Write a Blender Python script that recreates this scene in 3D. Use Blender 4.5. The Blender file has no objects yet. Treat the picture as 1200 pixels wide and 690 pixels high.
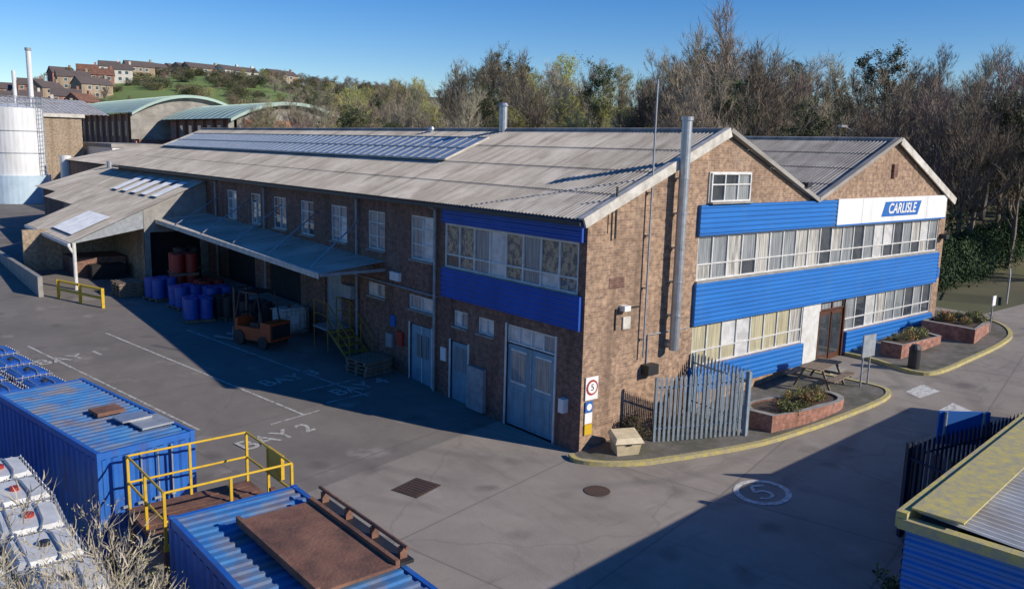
import bpy, math, random
from mathutils import Vector, Matrix
random.seed(7)
R=random.random
def U(a,b): return a+(b-a)*random.random()
sc=bpy.context.scene
sc.view_settings.view_transform='Standard'; sc.view_settings.look='None'; sc.view_settings.exposure=0
COL=sc.collection
# ---------------------------------------------------------------- terrain
def cl(t,a,b): return max(a,min(b,t))
def ss(a,b,t):
    t=cl((t-a)/(b-a),0,1); return t*t*(3-2*t)
def interp(T,x):
    if x<=T[0][0]: return T[0][1]
    for (a,b),(c,d) in zip(T,T[1:]):
        if x<=c: return b+(d-b)*(x-a)/(c-a)
    return T[-1][1]
def G(x,y):
    return .07*cl(x-1,0,22)+.045*cl(y-4,0,45)
HT=[(-180,14),(0,16),(20,18),(50,22),(64,25),(71,26),(78,22),(84,16),(100,13),(180,12)]
def GH(x,y):
    r=math.hypot(x,y); b=math.degrees(math.atan2(y,x))
    z=G(x,y)
    hz=interp(HT,b)
    z+=hz*ss(120,400,r)*(1+.05*math.sin(x*.021)+.05*math.sin(y*.017+1))
    if x>24: z+=4.5*ss(33,70,x)*ss(2,30,y+ .35*x-6)
    return z
# ---------------------------------------------------------------- materials
def mat(name,c1,c2=None,scale=4,rough=.8,bump=0,metal=0,coat=0,detail=6,stretch=(1,1,1),c3=None,s3=.35,bs=None,lo=.35,hi=.65,spec=.5,streak=None):
    m=bpy.data.materials.new(name); m.use_nodes=True
    nt=m.node_tree; N=nt.nodes; L=nt.links; b=N['Principled BSDF']
    b.inputs['Roughness'].default_value=rough; b.inputs['Metallic'].default_value=metal
    b.inputs['Coat Weight'].default_value=coat; b.inputs['Coat Roughness'].default_value=.05
    b.inputs['Specular IOR Level'].default_value=spec
    b.inputs['Base Color'].default_value=(*c1,1)
    tc=N.new('ShaderNodeTexCoord'); mp=N.new('ShaderNodeMapping'); mp.inputs['Scale'].default_value=stretch
    L.new(tc.outputs['Object'],mp.inputs[0])
    def layer(out,col,s,st,a,b_,mx_=1):
        mp2=N.new('ShaderNodeMapping'); mp2.inputs['Scale'].default_value=st; L.new(tc.outputs['Object'],mp2.inputs[0])
        n2=N.new('ShaderNodeTexNoise'); n2.inputs['Scale'].default_value=s; n2.inputs['Detail'].default_value=6; n2.inputs['Roughness'].default_value=.65
        L.new(mp2.outputs[0],n2.inputs['Vector'])
        r2=N.new('ShaderNodeMapRange'); r2.inputs[1].default_value=a; r2.inputs[2].default_value=b_; r2.inputs[4].default_value=mx_
        L.new(n2.outputs[0],r2.inputs[0])
        m2=N.new('ShaderNodeMix'); m2.data_type='RGBA'; m2.inputs[7].default_value=(*col,1)
        L.new(r2.outputs[0],m2.inputs[0]); L.new(out,m2.inputs[6]); return m2.outputs[2]
    if c2:
        n=N.new('ShaderNodeTexNoise'); n.inputs['Scale'].default_value=scale; n.inputs['Detail'].default_value=detail; n.inputs['Roughness'].default_value=.65
        L.new(mp.outputs[0],n.inputs['Vector'])
        r=N.new('ShaderNodeMapRange'); r.inputs[1].default_value=lo; r.inputs[2].default_value=hi
        L.new(n.outputs[0],r.inputs[0])
        mx=N.new('ShaderNodeMix'); mx.data_type='RGBA'; mx.inputs[6].default_value=(*c1,1); mx.inputs[7].default_value=(*c2,1)
        L.new(r.outputs[0],mx.inputs[0]); out=mx.outputs[2]
        if c3: out=layer(out,c3,s3,(1,1,1),.45,.65)
        if streak: out=layer(out,streak[0],streak[1],streak[2],.52,.72,streak[3])
        L.new(out,b.inputs['Base Color'])
        if bump:
            bp=N.new('ShaderNodeBump'); bp.inputs['Strength'].default_value=bump; bp.inputs['Distance'].default_value=.03
            n3=N.new('ShaderNodeTexNoise'); n3.inputs['Scale'].default_value=bs or scale*6; n3.inputs['Detail'].default_value=4
            L.new(tc.outputs['Object'],n3.inputs['Vector'])
            L.new(n3.outputs[0],bp.inputs['Height']); L.new(bp.outputs[0],b.inputs['Normal'])
    return m
def brickmat(name,ca,cb,cm,dirt):
    m=bpy.data.materials.new(name); m.use_nodes=True
    nt=m.node_tree; N=nt.nodes; L=nt.links; b=N['Principled BSDF']; b.inputs['Roughness'].default_value=.9
    tc=N.new('ShaderNodeTexCoord'); sp=N.new('ShaderNodeSeparateXYZ'); L.new(tc.outputs['Object'],sp.inputs[0])
    ad=N.new('ShaderNodeMath'); ad.operation='ADD'; L.new(sp.outputs[0],ad.inputs[0]); L.new(sp.outputs[1],ad.inputs[1])
    cb_=N.new('ShaderNodeCombineXYZ'); L.new(ad.outputs[0],cb_.inputs[0]); L.new(sp.outputs[2],cb_.inputs[1])
    br=N.new('ShaderNodeTexBrick'); br.inputs['Scale'].default_value=1; br.inputs['Brick Width'].default_value=.225; br.inputs['Row Height'].default_value=.075
    br.inputs['Mortar Size'].default_value=.008; br.inputs['Color1'].default_value=(*ca,1); br.inputs['Color2'].default_value=(*cb,1); br.inputs['Mortar'].default_value=(*cm,1)
    br.inputs['Bias'].default_value=-.1
    L.new(cb_.outputs[0],br.inputs['Vector'])
    n=N.new('ShaderNodeTexNoise'); n.inputs['Scale'].default_value=.7; n.inputs['Detail'].default_value=8; n.inputs['Roughness'].default_value=.7
    L.new(tc.outputs['Object'],n.inputs['Vector'])
    r=N.new('ShaderNodeMapRange'); r.inputs[1].default_value=.4; r.inputs[2].default_value=.7; L.new(n.outputs[0],r.inputs[0])
    mx=N.new('ShaderNodeMix'); mx.data_type='RGBA'; mx.inputs[7].default_value=(*dirt,1); L.new(br.outputs[0],mx.inputs[6])
    mu=N.new('ShaderNodeMath'); mu.operation='MULTIPLY'; mu.inputs[1].default_value=.65; L.new(r.outputs[0],mu.inputs[0]); L.new(mu.outputs[0],mx.inputs[0])
    n2=N.new('ShaderNodeTexNoise'); n2.inputs['Scale'].default_value=6; n2.inputs['Detail'].default_value=2; L.new(tc.outputs['Object'],n2.inputs['Vector'])
    hs=N.new('ShaderNodeHueSaturation'); L.new(mx.outputs[2],hs.inputs['Color'])
    r2=N.new('ShaderNodeMapRange'); r2.inputs[1].default_value=.3; r2.inputs[2].default_value=.7; r2.inputs[3].default_value=.65; r2.inputs[4].default_value=1.35
    L.new(n2.outputs[0],r2.inputs[0]); L.new(r2.outputs[0],hs.inputs['Value'])
    mp=N.new('ShaderNodeMapping'); mp.inputs['Scale'].default_value=(1.6,1.6,.12); L.new(tc.outputs['Object'],mp.inputs[0])
    n4=N.new('ShaderNodeTexNoise'); n4.inputs['Scale'].default_value=1.0; n4.inputs['Detail'].default_value=6; L.new(mp.outputs[0],n4.inputs['Vector'])
    r4=N.new('ShaderNodeMapRange'); r4.inputs[1].default_value=.52; r4.inputs[2].default_value=.72; r4.inputs[4].default_value=.55; L.new(n4.outputs[0],r4.inputs[0])
    m4=N.new('ShaderNodeMix'); m4.data_type='RGBA'; m4.inputs[7].default_value=(dirt[0]*.55,dirt[1]*.55,dirt[2]*.55,1); L.new(hs.outputs[0],m4.inputs[6]); L.new(r4.outputs[0],m4.inputs[0])
    # large pale efflorescence patches
    n5=N.new('ShaderNodeTexNoise'); n5.inputs['Scale'].default_value=.33; n5.inputs['Detail'].default_value=7; n5.inputs['Roughness'].default_value=.7; L.new(tc.outputs['Object'],n5.inputs['Vector'])
    r5=N.new('ShaderNodeMapRange'); r5.inputs[1].default_value=.56; r5.inputs[2].default_value=.75; r5.inputs[4].default_value=.4; L.new(n5.outputs[0],r5.inputs[0])
    m5=N.new('ShaderNodeMix'); m5.data_type='RGBA'; m5.inputs[7].default_value=(cm[0]*1.1,cm[1]*1.1,cm[2]*1.05,1); L.new(m4.outputs[2],m5.inputs[6]); L.new(r5.outputs[0],m5.inputs[0])
    L.new(m5.outputs[2],b.inputs['Base Color'])
    bp=N.new('ShaderNodeBump'); bp.inputs['Strength'].default_value=.4; bp.inputs['Distance'].default_value=.01; L.new(br.outputs[1],bp.inputs['Height']); bp.invert=True
    L.new(bp.outputs[0],b.inputs['Normal'])
    return m
M={}
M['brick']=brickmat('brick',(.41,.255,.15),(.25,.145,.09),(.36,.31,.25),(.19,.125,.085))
M['brick_red_shade']=brickmat('brick_red_shade',(.26,.115,.075),(.15,.07,.048),(.23,.19,.16),(.10,.06,.045))  # dark red brick; also factory brick with left-wall shade put into the colour
M['brick_far']=brickmat('brick_far',(.40,.17,.11),(.32,.13,.09),(.3,.24,.2),(.25,.12,.09))
M['brick_tan']=brickmat('brick_tan',(.40,.30,.19),(.33,.24,.16),(.34,.3,.25),(.24,.18,.12))
M['roof']=mat('fibre_cement_roof',(.44,.40,.34),(.30,.27,.225),1.3,.95,.3,stretch=(.25,1.6,1),c3=(.52,.48,.42),s3=.5,streak=((.15,.13,.105),2.2,(.12,1.4,.12),.8))
M['roof2']=mat('fibre_cement_roof_dark',(.33,.31,.275),(.22,.205,.18),1.3,.95,.3,stretch=(.25,1.6,1),c3=(.40,.375,.33),s3=.5,streak=((.12,.11,.095),2.2,(.12,1.4,.12),.7))
M['roof3']=mat('metal_roof_grey',(.58,.58,.56),(.42,.41,.38),2,.7,0,c3=(.40,.36,.3),s3=.8)
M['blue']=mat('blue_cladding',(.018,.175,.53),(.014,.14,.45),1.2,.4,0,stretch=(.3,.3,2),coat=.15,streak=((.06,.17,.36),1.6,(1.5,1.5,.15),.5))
M['blue_shade']=mat('blue_cladding_shaded',(.012,.085,.42),(.009,.06,.32),1.2,.5,0,streak=((.03,.07,.22),1.6,(1.5,1.5,.15),.5))  # same blue cladding, with the left face's shade put into the colour
M['blue_door']=mat('blue_grey_door',(.21,.36,.44),(.15,.27,.34),2,.5,0,streak=((.08,.12,.14),2,(2,2,.3),.6))
M['white']=mat('white_paint',(.72,.72,.69),(.52,.51,.47),3,.5,0)
M['signw']=mat('white_sign_panel',(.80,.80,.78),(.74,.74,.72),2,.4,0,streak=((.55,.54,.5),1.5,(1.2,1.2,.1),.6))
M['barge']=mat('concrete_verge',(.66,.63,.56),(.42,.39,.33),3,.8,.2)
M['signb']=mat('sign_blue',(.01,.12,.42),None)
M['steel']=mat('galvanised_steel',(.50,.51,.52),(.36,.37,.38),5,.38,0,metal=.6)
M['steel_paint']=mat('painted_steel_grey',(.33,.36,.38),(.22,.24,.26),5,.5,0)
M['pal']=mat('palisade_steel',(.34,.41,.46),(.23,.29,.33),6,.5,0,metal=.2)
M['dark']=mat('dark_void',(.012,.012,.013),(.02,.02,.02),2,.9)
M['black']=mat('black_paint',(.02,.02,.022),(.03,.03,.03),4,.5)
M['navy']=mat('navy_fence',(.012,.02,.045),(.02,.03,.055),4,.5)
M['yellow']=mat('yellow_paint',(.62,.40,.02),(.42,.25,.03),5,.5,0,lo=.5,hi=.75)
M['yellow_d']=mat('worn_yellow_paint',(.42,.26,.03),(.2,.11,.03),5,.7,0)
M['kerb_y']=mat('yellow_kerb',(.55,.46,.12),(.34,.31,.22),6,.85,.2)
M['orange']=mat('orange_paint',(.55,.09,.02),(.38,.06,.02),5,.4)
M['red']=mat('red_paint',(.42,.03,.02),(.3,.03,.02),5,.5)
M['rust']=mat('rusty_plate',(.19,.09,.06),(.10,.055,.04),3,.85,.4,c3=(.26,.13,.08),s3=1.2)
M['cont']=mat('container_blue',(.012,.095,.39),(.018,.13,.48),1.5,.5,.1,c3=(.03,.15,.45),s3=.9,streak=((.10,.06,.05),2.5,(2,2,.3),.5))
M['cont_roof']=mat('container_roof',(.03,.16,.42),(.07,.22,.44),2,.6,.1,c3=(.2,.2,.22),s3=1.1,streak=((.14,.08,.06),3,(1,1,1),.6))
M['plastic']=mat('ibc_plastic',(.74,.74,.70),(.56,.56,.52),3,.4)
M['drumb']=mat('drum_blue',(.012,.07,.33),(.02,.10,.4),4,.35)
M['wood']=mat('weathered_wood',(.26,.20,.14),(.15,.11,.08),6,.85,.2,stretch=(1,6,1))
M['brown']=mat('brown_door',(.12,.05,.03),(.08,.035,.02),4,.4)
M['cream']=mat('cream_plastic',(.66,.57,.38),(.5,.42,.27),4,.5)
M['soil']=mat('soil',(.11,.075,.05),(.06,.04,.03),8,.95,.6)
M['paving']=mat('paving',(.20,.18,.155),(.13,.12,.10),3,.9,.2,c3=(.09,.09,.06),s3=1)
M['concrete']=mat('concrete',(.34,.33,.30),(.24,.23,.21),3,.9,.2,streak=((.14,.13,.12),1.5,(1.5,1.5,.2),.6))
M['greenroof']=mat('green_metal_roof',(.38,.50,.43),(.31,.42,.36),.3,.6)
M['terra']=mat('terracotta_panel',(.50,.22,.13),(.42,.18,.10),1,.7)
M['tank']=mat('tank_white',(.76,.77,.76),(.6,.6,.58),1,.5,stretch=(2,2,.3))
M['tankb']=mat('tank_pale_blue',(.5,.63,.72),(.4,.52,.6),1,.5)
M['paint']=mat('road_paint_white',(.66,.65,.60),(.28,.265,.24),9,.8,lo=.45,hi=.7)
M['paint_w']=mat('worn_road_paint',(.50,.49,.45),(.20,.19,.17),7,.8,lo=.45,hi=.62)
M['iron']=mat('cast_iron',(.06,.045,.035),(.10,.06,.045),9,.6,.3)
M['skyl']=mat('translucent_rooflight',(.74,.77,.78),(.55,.58,.6),2,.35)
M['bark']=mat('bark',(.24,.205,.165),(.14,.12,.10),3,.9)
M['render']=mat('painted_render',(.66,.63,.56),(.55,.51,.45),.5,.9)
M['slate']=mat('slate_roof',(.13,.10,.09),(.09,.075,.07),1,.8)
def glassy(name,c1,c2,stripe=0,rough=.06,spec=.6):
    return mat(name,c1,c2,2.2,rough,0,coat=1,stretch=(9,9,.4) if stripe else (1,1,1),lo=.42,hi=.58,spec=spec)
M['g_dark']=glassy('window_dark',(.03,.04,.05),(.06,.07,.08))
M['g_mid']=glassy('window_grey_blind',(.17,.19,.20),(.33,.35,.35),1)
M['g_cur']=glassy('window_curtain',(.62,.60,.54),(.24,.235,.21),1)
M['g_white']=glassy('window_white_blind',(.68,.68,.66),(.5,.5,.48))
M['g_cream']=glassy('window_cream',(.55,.50,.32),(.36,.33,.22),1)
M['g_room']=mat('window_store_room',(.42,.34,.22),(.09,.10,.11),5,.06,0,coat=1,stretch=(1.5,1.5,1.2),lo=.45,hi=.55)
M['g_roof']=mat('roof_glass',(.20,.25,.29),(.40,.44,.46),3,.3,0,coat=.4,stretch=(.2,3,1),streak=((.5,.52,.52),1.3,(.3,2,1),.7))
def leafmat(name,c1,c2):
    m=bpy.data.materials.new(name); m.use_nodes=True
    nt=m.node_tree; N=nt.nodes; L=nt.links; b=N['Principled BSDF']; b.inputs['Roughness'].default_value=.8
    g=N.new('ShaderNodeNewGeometry'); oi=N.new('ShaderNodeObjectInfo')
    mx=N.new('ShaderNodeMix'); mx.data_type='RGBA'; mx.inputs[6].default_value=(*c1,1); mx.inputs[7].default_value=(*c2,1)
    L.new(g.outputs['Random Per Island'],mx.inputs[0])
    hs=N.new('ShaderNodeHueSaturation'); L.new(mx.outputs[2],hs.inputs['Color'])
    r=N.new('ShaderNodeMapRange'); r.inputs[3].default_value=.6; r.inputs[4].default_value=1.3; L.new(oi.outputs['Random'],r.inputs[0]); L.new(r.outputs[0],hs.inputs['Value'])
    mu=N.new('ShaderNodeMath'); mu.operation='MULTIPLY'; mu.inputs[1].default_value=7.31; L.new(oi.outputs['Random'],mu.inputs[0])
    fr=N.new('ShaderNodeMath'); fr.operation='FRACT'; L.new(mu.outputs[0],fr.inputs[0])
    r3=N.new('ShaderNodeMapRange'); r3.inputs[3].default_value=.49; r3.inputs[4].default_value=.535; L.new(fr.outputs[0],r3.inputs[0]); L.new(r3.outputs[0],hs.inputs['Hue'])
    L.new(hs.outputs[0],b.inputs['Base Color'])
    return m
M['tw_br']=leafmat('twig_brown',(.33,.265,.19),(.20,.16,.12))
M['tw_pale']=leafmat('twig_pale',(.42,.37,.27),(.27,.235,.17))
M['tw_red']=leafmat('twig_reddish',(.28,.195,.16),(.17,.125,.11))
M['lf_ol']=leafmat('leaf_olive',(.30,.28,.09),(.17,.165,.06))
M['lf_yel']=leafmat('leaf_yellowgreen',(.52,.48,.10),(.32,.31,.07))
M['lf_gr']=leafmat('leaf_green',(.07,.10,.03),(.04,.06,.02))
M['lf_hedge']=leafmat('leaf_hedge',(.06,.11,.03),(.03,.06,.018))
M['lf_br']=leafmat('bramble',(.17,.13,.09),(.09,.08,.055))
M['flower']=leafmat('flower_mix',(.55,.4,.05),(.4,.1,.12))
M['grass']=mat('grass_earth',(.11,.125,.045),(.16,.13,.075),.25,.95,0,c3=(.08,.075,.04),s3=.05)
M['field']=mat('field_green',(.15,.23,.05),(.19,.26,.07),.05,.95)
def yardmat():
    m=bpy.data.materials.new('yard_concrete_asphalt'); m.use_nodes=True
    nt=m.node_tree; N=nt.nodes; L=nt.links; b=N['Principled BSDF']; b.inputs['Roughness'].default_value=.9
    tc=N.new('ShaderNodeTexCoord'); O=tc.outputs['Object']
    def noise(s,d=6,r=.6,st=(1,1,1)):
        mp=N.new('ShaderNodeMapping'); mp.inputs['Scale'].default_value=st; L.new(O,mp.inputs[0])
        n=N.new('ShaderNodeTexNoise'); n.inputs['Scale'].default_value=s; n.inputs['Detail'].default_value=d; n.inputs['Roughness'].default_value=r; L.new(mp.outputs[0],n.inputs['Vector']); return n.outputs[0]
    def mr(x,a,b_,c=0,d=1):
        r=N.new('ShaderNodeMapRange'); r.inputs[1].default_value=a; r.inputs[2].default_value=b_; r.inputs[3].default_value=c; r.inputs[4].default_value=d; L.new(x,r.inputs[0]); return r.outputs[0]
    def mix(f,a,b_):
        x=N.new('ShaderNodeMix'); x.data_type='RGBA'
        L.new(f,x.inputs[0])
        for i,c in ((6,a),(7,b_)):
            if isinstance(c,tuple): x.inputs[i].default_value=(*c,1)
            else: L.new(c,x.inputs[i])
        return x.outputs[2]
    mp=N.new('ShaderNodeMapping'); mp.inputs['Rotation'].default_value=(0,0,math.radians(-12)); L.new(O,mp.inputs[0])
    sp=N.new('ShaderNodeSeparateXYZ'); L.new(mp.outputs[0],sp.inputs[0])
    conc=mix(mr(noise(.3,8,.65),.35,.65),(.40,.355,.295),(.285,.25,.21))
    asph=mix(mr(noise(.4,8,.65),.35,.65),(.24,.215,.185),(.16,.145,.127))
    base=mix(mr(sp.outputs[1],3.4,3.5),conc,asph)
    base=mix(mr(noise(60,2),.3,.7,0,.3),base,(.14,.125,.105))
    base=mix(mr(noise(.9,6,.7,(1,.25,1)),.52,.75,0,.7),base,(.16,.142,.12))
    base=mix(mr(noise(1.6,5,.7,(.2,1,1)),.58,.75,0,.6),base,(.17,.153,.13))
    base=mix(mr(noise(.5,4),.6,.68,0,.4),base,(.41,.37,.32))
    br=N.new('ShaderNodeTexBrick'); br.inputs['Scale'].default_value=1; br.inputs['Brick Width'].default_value=7; br.inputs['Row Height'].default_value=4.2; br.offset=0
    br.inputs['Mortar Size'].default_value=.035; br.inputs['Mortar Smooth'].default_value=.3
    br.inputs['Color1'].default_value=(0,0,0,1); br.inputs['Color2'].default_value=(.35,.35,.35,1); br.inputs['Mortar'].default_value=(1,1,1,1); L.new(mp.outputs[0],br.inputs['Vector'])
    base=mix(mr(br.outputs[0],0,1,0,.5),base,(.12,.108,.095))
    vo=N.new('ShaderNodeTexVoronoi'); vo.feature='DISTANCE_TO_EDGE'; vo.inputs['Scale'].default_value=.13
    wp=N.new('ShaderNodeVectorMath'); wp.operation='ADD'; L.new(O,wp.inputs[0])
    nn=N.new('ShaderNodeTexNoise'); nn.inputs['Scale'].default_value=.9; nn.inputs['Detail'].default_value=5; L.new(O,nn.inputs['Vector']); L.new(nn.outputs[1],wp.inputs[1]); L.new(wp.outputs[0],vo.inputs['Vector'])
    base=mix(mr(vo.outputs[0],0,.006,.25,0),base,(.09,.085,.08))
    v2=N.new('ShaderNodeTexVoronoi'); v2.inputs['Scale'].default_value=.55; L.new(wp.outputs[0],v2.inputs['Vector'])
    base=mix(mr(v2.outputs[0],.06,.22,.55,0),base,(.09,.08,.07))
    # wheel-track arcs round the corner of the building
    ln=N.new('ShaderNodeVectorMath'); ln.operation='LENGTH'; of=N.new('ShaderNodeVectorMath'); of.operation='SUBTRACT'; of.inputs[1].default_value=(3.5,6,0); L.new(O,of.inputs[0]); L.new(of.outputs[0],ln.inputs[0])
    si=N.new('ShaderNodeMath'); si.operation='SINE'; ml=N.new('ShaderNodeMath'); ml.operation='MULTIPLY'; ml.inputs[1].default_value=3.6; L.new(ln.outputs['Value'],ml.inputs[0]); L.new(ml.outputs[0],si.inputs[0])
    tk=N.new('ShaderNodeMath'); tk.operation='MULTIPLY'; L.new(mr(si.outputs[0],.6,1,0,.4),tk.inputs[0]); L.new(mr(noise(.22,3),.45,.6),tk.inputs[1])
    base=mix(tk.outputs[0],base,(.15,.135,.118))
    L.new(base,b.inputs['Base Color'])
    bp=N.new('ShaderNodeBump'); bp.inputs['Strength'].default_value=.3; bp.inputs['Distance'].default_value=.02; L.new(noise(30,3),bp.inputs['Height']); L.new(bp.outputs[0],b.inputs['Normal'])
    return m
M['yard']=yardmat()
# ---------------------------------------------------------------- builder
class MB:
    def __init__(s,O=(0,0,0),Ux=(1,0,0),N=(0,1,0)):
        s.v=[];s.f=[];s.m=[];s.mats=[];s.frame(O,Ux,N)
    def frame(s,O=(0,0,0),Ux=(1,0,0),N=(0,1,0)):
        s.O=Vector(O);s.U=Vector(Ux).normalized();s.N=Vector(N).normalized(); s.Z=Vector((0,0,1)); return s
    def p(s,u,n,z): return s.O+s.U*u+s.N*n+s.Z*z
    def mi(s,k):
        if k not in s.mats: s.mats.append(k)
        return s.mats.index(k)
    def poly(s,pts,k,raw=False):
        i=len(s.v); s.v+= [Vector(q) if raw else s.p(*q) for q in pts]; s.f.append(tuple(range(i,i+len(pts)))); s.m.append(s.mi(k))
    def box(s,u0,u1,n0,n1,z0,z1,k):
        i=len(s.v)
        for z in (z0,z1):
            for (u,n) in ((u0,n0),(u1,n0),(u1,n1),(u0,n1)): s.v.append(s.p(u,n,z))
        for f in ((0,3,2,1),(4,5,6,7),(0,1,5,4),(1,2,6,5),(2,3,7,6),(3,0,4,7)):
            s.f.append(tuple(i+a for a in f)); s.m.append(s.mi(k))
    def cyl(s,a,b,r0,k,r1=None,n=10,cap=True,raw=False):
        r1=r0 if r1 is None else r1
        a=Vector(a) if raw else s.p(*a); b=Vector(b) if raw else s.p(*b); d=(b-a).normalized()
        x=d.orthogonal().normalized(); y=d.cross(x); i=len(s.v); mi=s.mi(k)
        for c,r in ((a,r0),(b,r1)):
            for j in range(n):
                t=2*math.pi*j/n; s.v.append(c+(x*math.cos(t)+y*math.sin(t))*r)
        for j in range(n):
            s.f.append((i+j,i+(j+1)%n,i+n+(j+1)%n,i+n+j)); s.m.append(mi)
        if cap:
            s.f.append(tuple(i+n-1-j for j in range(n))); s.m.append(mi)
            s.f.append(tuple(i+n+j for j in range(n))); s.m.append(mi)
    def path(s,pts,r,k,n=6,raw=False):
        for a,b in zip(pts,pts[1:]): s.cyl(a,b,r,k,n=n,raw=raw)
    def corr(s,O,A,B,Nn,pitch,amp,k,trap=False,rows=1,lap=.012):
        """corrugated sheet; ribs run along B, profile repeated along A"""
        O=Vector(O);A=Vector(A);B=Vector(B);Nn=Vector(Nn).normalized()
        la=A.length; a=A.normalized(); nrib=max(1,round(la/pitch)); pt=la/nrib
        prof=[(0,0),(.3,0),(.5,1),(.8,1)] if trap else [(j/6,.5+.5*math.sin(2*math.pi*j/6)) for j in range(6)]
        P=[((i+q)*pt,h) for i in range(nrib) for q,h in prof]+[(la,prof[0][1])]
        mi=s.mi(k)
        for r in range(rows):
            i=len(s.v); o0=O+B*(r/rows); o1=O+B*((r+1)/rows)
            for (t,h) in P:
                s.v.append(o0+a*t+Nn*(h*amp+(lap if rows>1 else 0))); s.v.append(o1+a*t+Nn*(h*amp))
            for j in range(len(P)-1):
                s.f.append((i+2*j,i+2*j+2,i+2*j+3,i+2*j+1)); s.m.append(mi)
    def wall(s,W0,W1,z0,z1,ops,k,depth=.14,n=0):
        us=sorted({W0,W1,*[o[0] for o in ops],*[o[1] for o in ops]}); zs=sorted({z0,z1,*[o[2] for o in ops],*[o[3] for o in ops]})
        for a,b in zip(us,us[1:]):
            for c,d in zip(zs,zs[1:]):
                mu,mz=(a+b)/2,(c+d)/2
                if any(o[0]<mu<o[1] and o[2]<mz<o[3] for o in ops): continue
                s.poly([(a,n,c),(b,n,c),(b,n,d),(a,n,d)],k)
        for (a,b,c,d) in ops:
            m=n-depth
            s.poly([(a,n,c),(a,m,c),(a,m,d),(a,n,d)],k); s.poly([(b,n,c),(b,m,c),(b,m,d),(b,n,d)],k)
            s.poly([(a,n,d),(b,n,d),(b,m,d),(a,m,d)],k); s.poly([(a,n,c),(b,n,c),(b,m,c),(a,m,c)],k)
    def window(s,a,b,c,d,nx,trans=(),n=-.06,fr='white',gl=('g_dark',),fw=.05,sill=True,back=.05):
        s.box(a,b,n-.03,n+.03,c,c+fw,fr); s.box(a,b,n-.03,n+.03,d-fw,d,fr)
        s.box(a,a+fw,n-.03,n+.028,c+fw,d-fw,fr); s.box(b-fw,b,n-.03,n+.028,c+fw,d-fw,fr)
        w=(b-a)/nx
        for i in range(1,nx): s.box(a+i*w-fw/2,a+i*w+fw/2,n-.03,n+.025,c+fw,d-fw,fr)
        zs=[c]+[c+(d-c)*t for t in trans]+[d]
        for t in zs[1:-1]: s.box(a+fw,b-fw,n-.03,n+.02,t-fw*.4,t+fw*.4,fr)
        for i in range(nx):
            g0=random.choice(gl)
            for z0,z1 in zip(zs,zs[1:]):
                g=g0 if R()<.8 else random.choice(gl)
                t=U(-.006,.006)
                s.poly([(a+i*w,n-.02+t,z0),(a+(i+1)*w,n-.02-t,z0),(a+(i+1)*w,n-.02-t,z1),(a+i*w,n-.02+t,z1)],g)
        if sill: s.box(a-.05,b+.05,n,n+.14,c-.06,c-.003,'concrete')
    def mesh(s,name,smooth=False):
        me=bpy.data.meshes.new(name); me.from_pydata([tuple(x) for x in s.v],[],s.f)
        for k in s.mats: me.materials.append(M[k])
        me.polygons.foreach_set('material_index',s.m)
        if smooth: me.polygons.foreach_set('use_smooth',[True]*len(s.f))
        me.update(); return me
    def obj(s,name,parent=None,loc=(0,0,0),rot=0,smooth=False):
        o=bpy.data.objects.new(name,s.mesh(name,smooth)); COL.objects.link(o); o.location=loc; o.rotation_euler=(0,0,rot)
        if parent: o.parent=parent
        return o
def empty(name,loc=(0,0,0),rot=0):
    e=bpy.data.objects.new(name,None); COL.objects.link(e); e.location=loc; e.rotation_euler=(0,0,rot); e.empty_display_size=.3; return e
def inst(name,me,loc,rot=0,scale=1,parent=None):
    o=bpy.data.objects.new(name,me); COL.objects.link(o); o.location=loc; o.rotation_euler=(0,0,rot); o.scale=(scale,)*3 if not isinstance(scale,tuple) else scale
    if parent: o.parent=parent
    return o
def text(name,s,size,loc,rot,k,parent=None,ext=.003,shear=0,align='CENTER',bold=0):
    c=bpy.data.curves.new(name,'FONT'); c.body=s; c.size=size; c.extrude=ext; c.align_x=align; c.align_y='CENTER'; c.shear=shear; c.offset=bold; c.materials.append(M[k])
    o=bpy.data.objects.new(name,c); COL.objects.link(o); o.location=loc; o.rotation_euler=rot
    if parent: o.parent=parent
    return o
# ---------------------------------------------------------------- ground
def sheet(name,xs,ys,zf,k,keep=lambda x,y:True):
    v=[(x,y,zf(x,y)) for y in ys for x in xs]; nx=len(xs); f=[]
    for j in range(len(ys)-1):
        for i in range(nx-1):
            if keep((xs[i]+xs[i+1])/2,(ys[j]+ys[j+1])/2): f.append((j*nx+i,j*nx+i+1,(j+1)*nx+i+1,(j+1)*nx+i))
    me=bpy.data.meshes.new(name); me.from_pydata(v,[],f); me.materials.append(M[k]); me.polygons.foreach_set('use_smooth',[True]*len(f))
    o=bpy.data.objects.new(name,me); COL.objects.link(o); return o
far=[90,100,115,130,150,170,190,215,240,265,290,320,350,380,410,450,520,700,1000,1600,2600]
xs=sorted(set([-v for v in far]+list(range(-80,84,4))+[1,23]+far)); ys=sorted(set([-v for v in far]+list(range(-80,84,4))+[49]+far))
g=sheet('ground',xs,ys,GH,'grass')
g.data.materials.append(M['field'])
for p in g.data.polygons:
    c=p.center; b=math.degrees(math.atan2(c.y+15.8,c.x+15.8)); r=math.hypot(c.x,c.y)
    if 65<b<76 and 230<r<420: p.material_index=1
xs=sorted(set(list(range(-60,92,3))+[1,23,24])); ys=sorted(set(list(range(-60,81,4))+[49,-1,-31]))
sheet('yard_road',xs,ys,lambda x,y:G(x,y)+.02,'yard',lambda x,y:(x<24 or (y<-1 and x<90)) )
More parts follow.
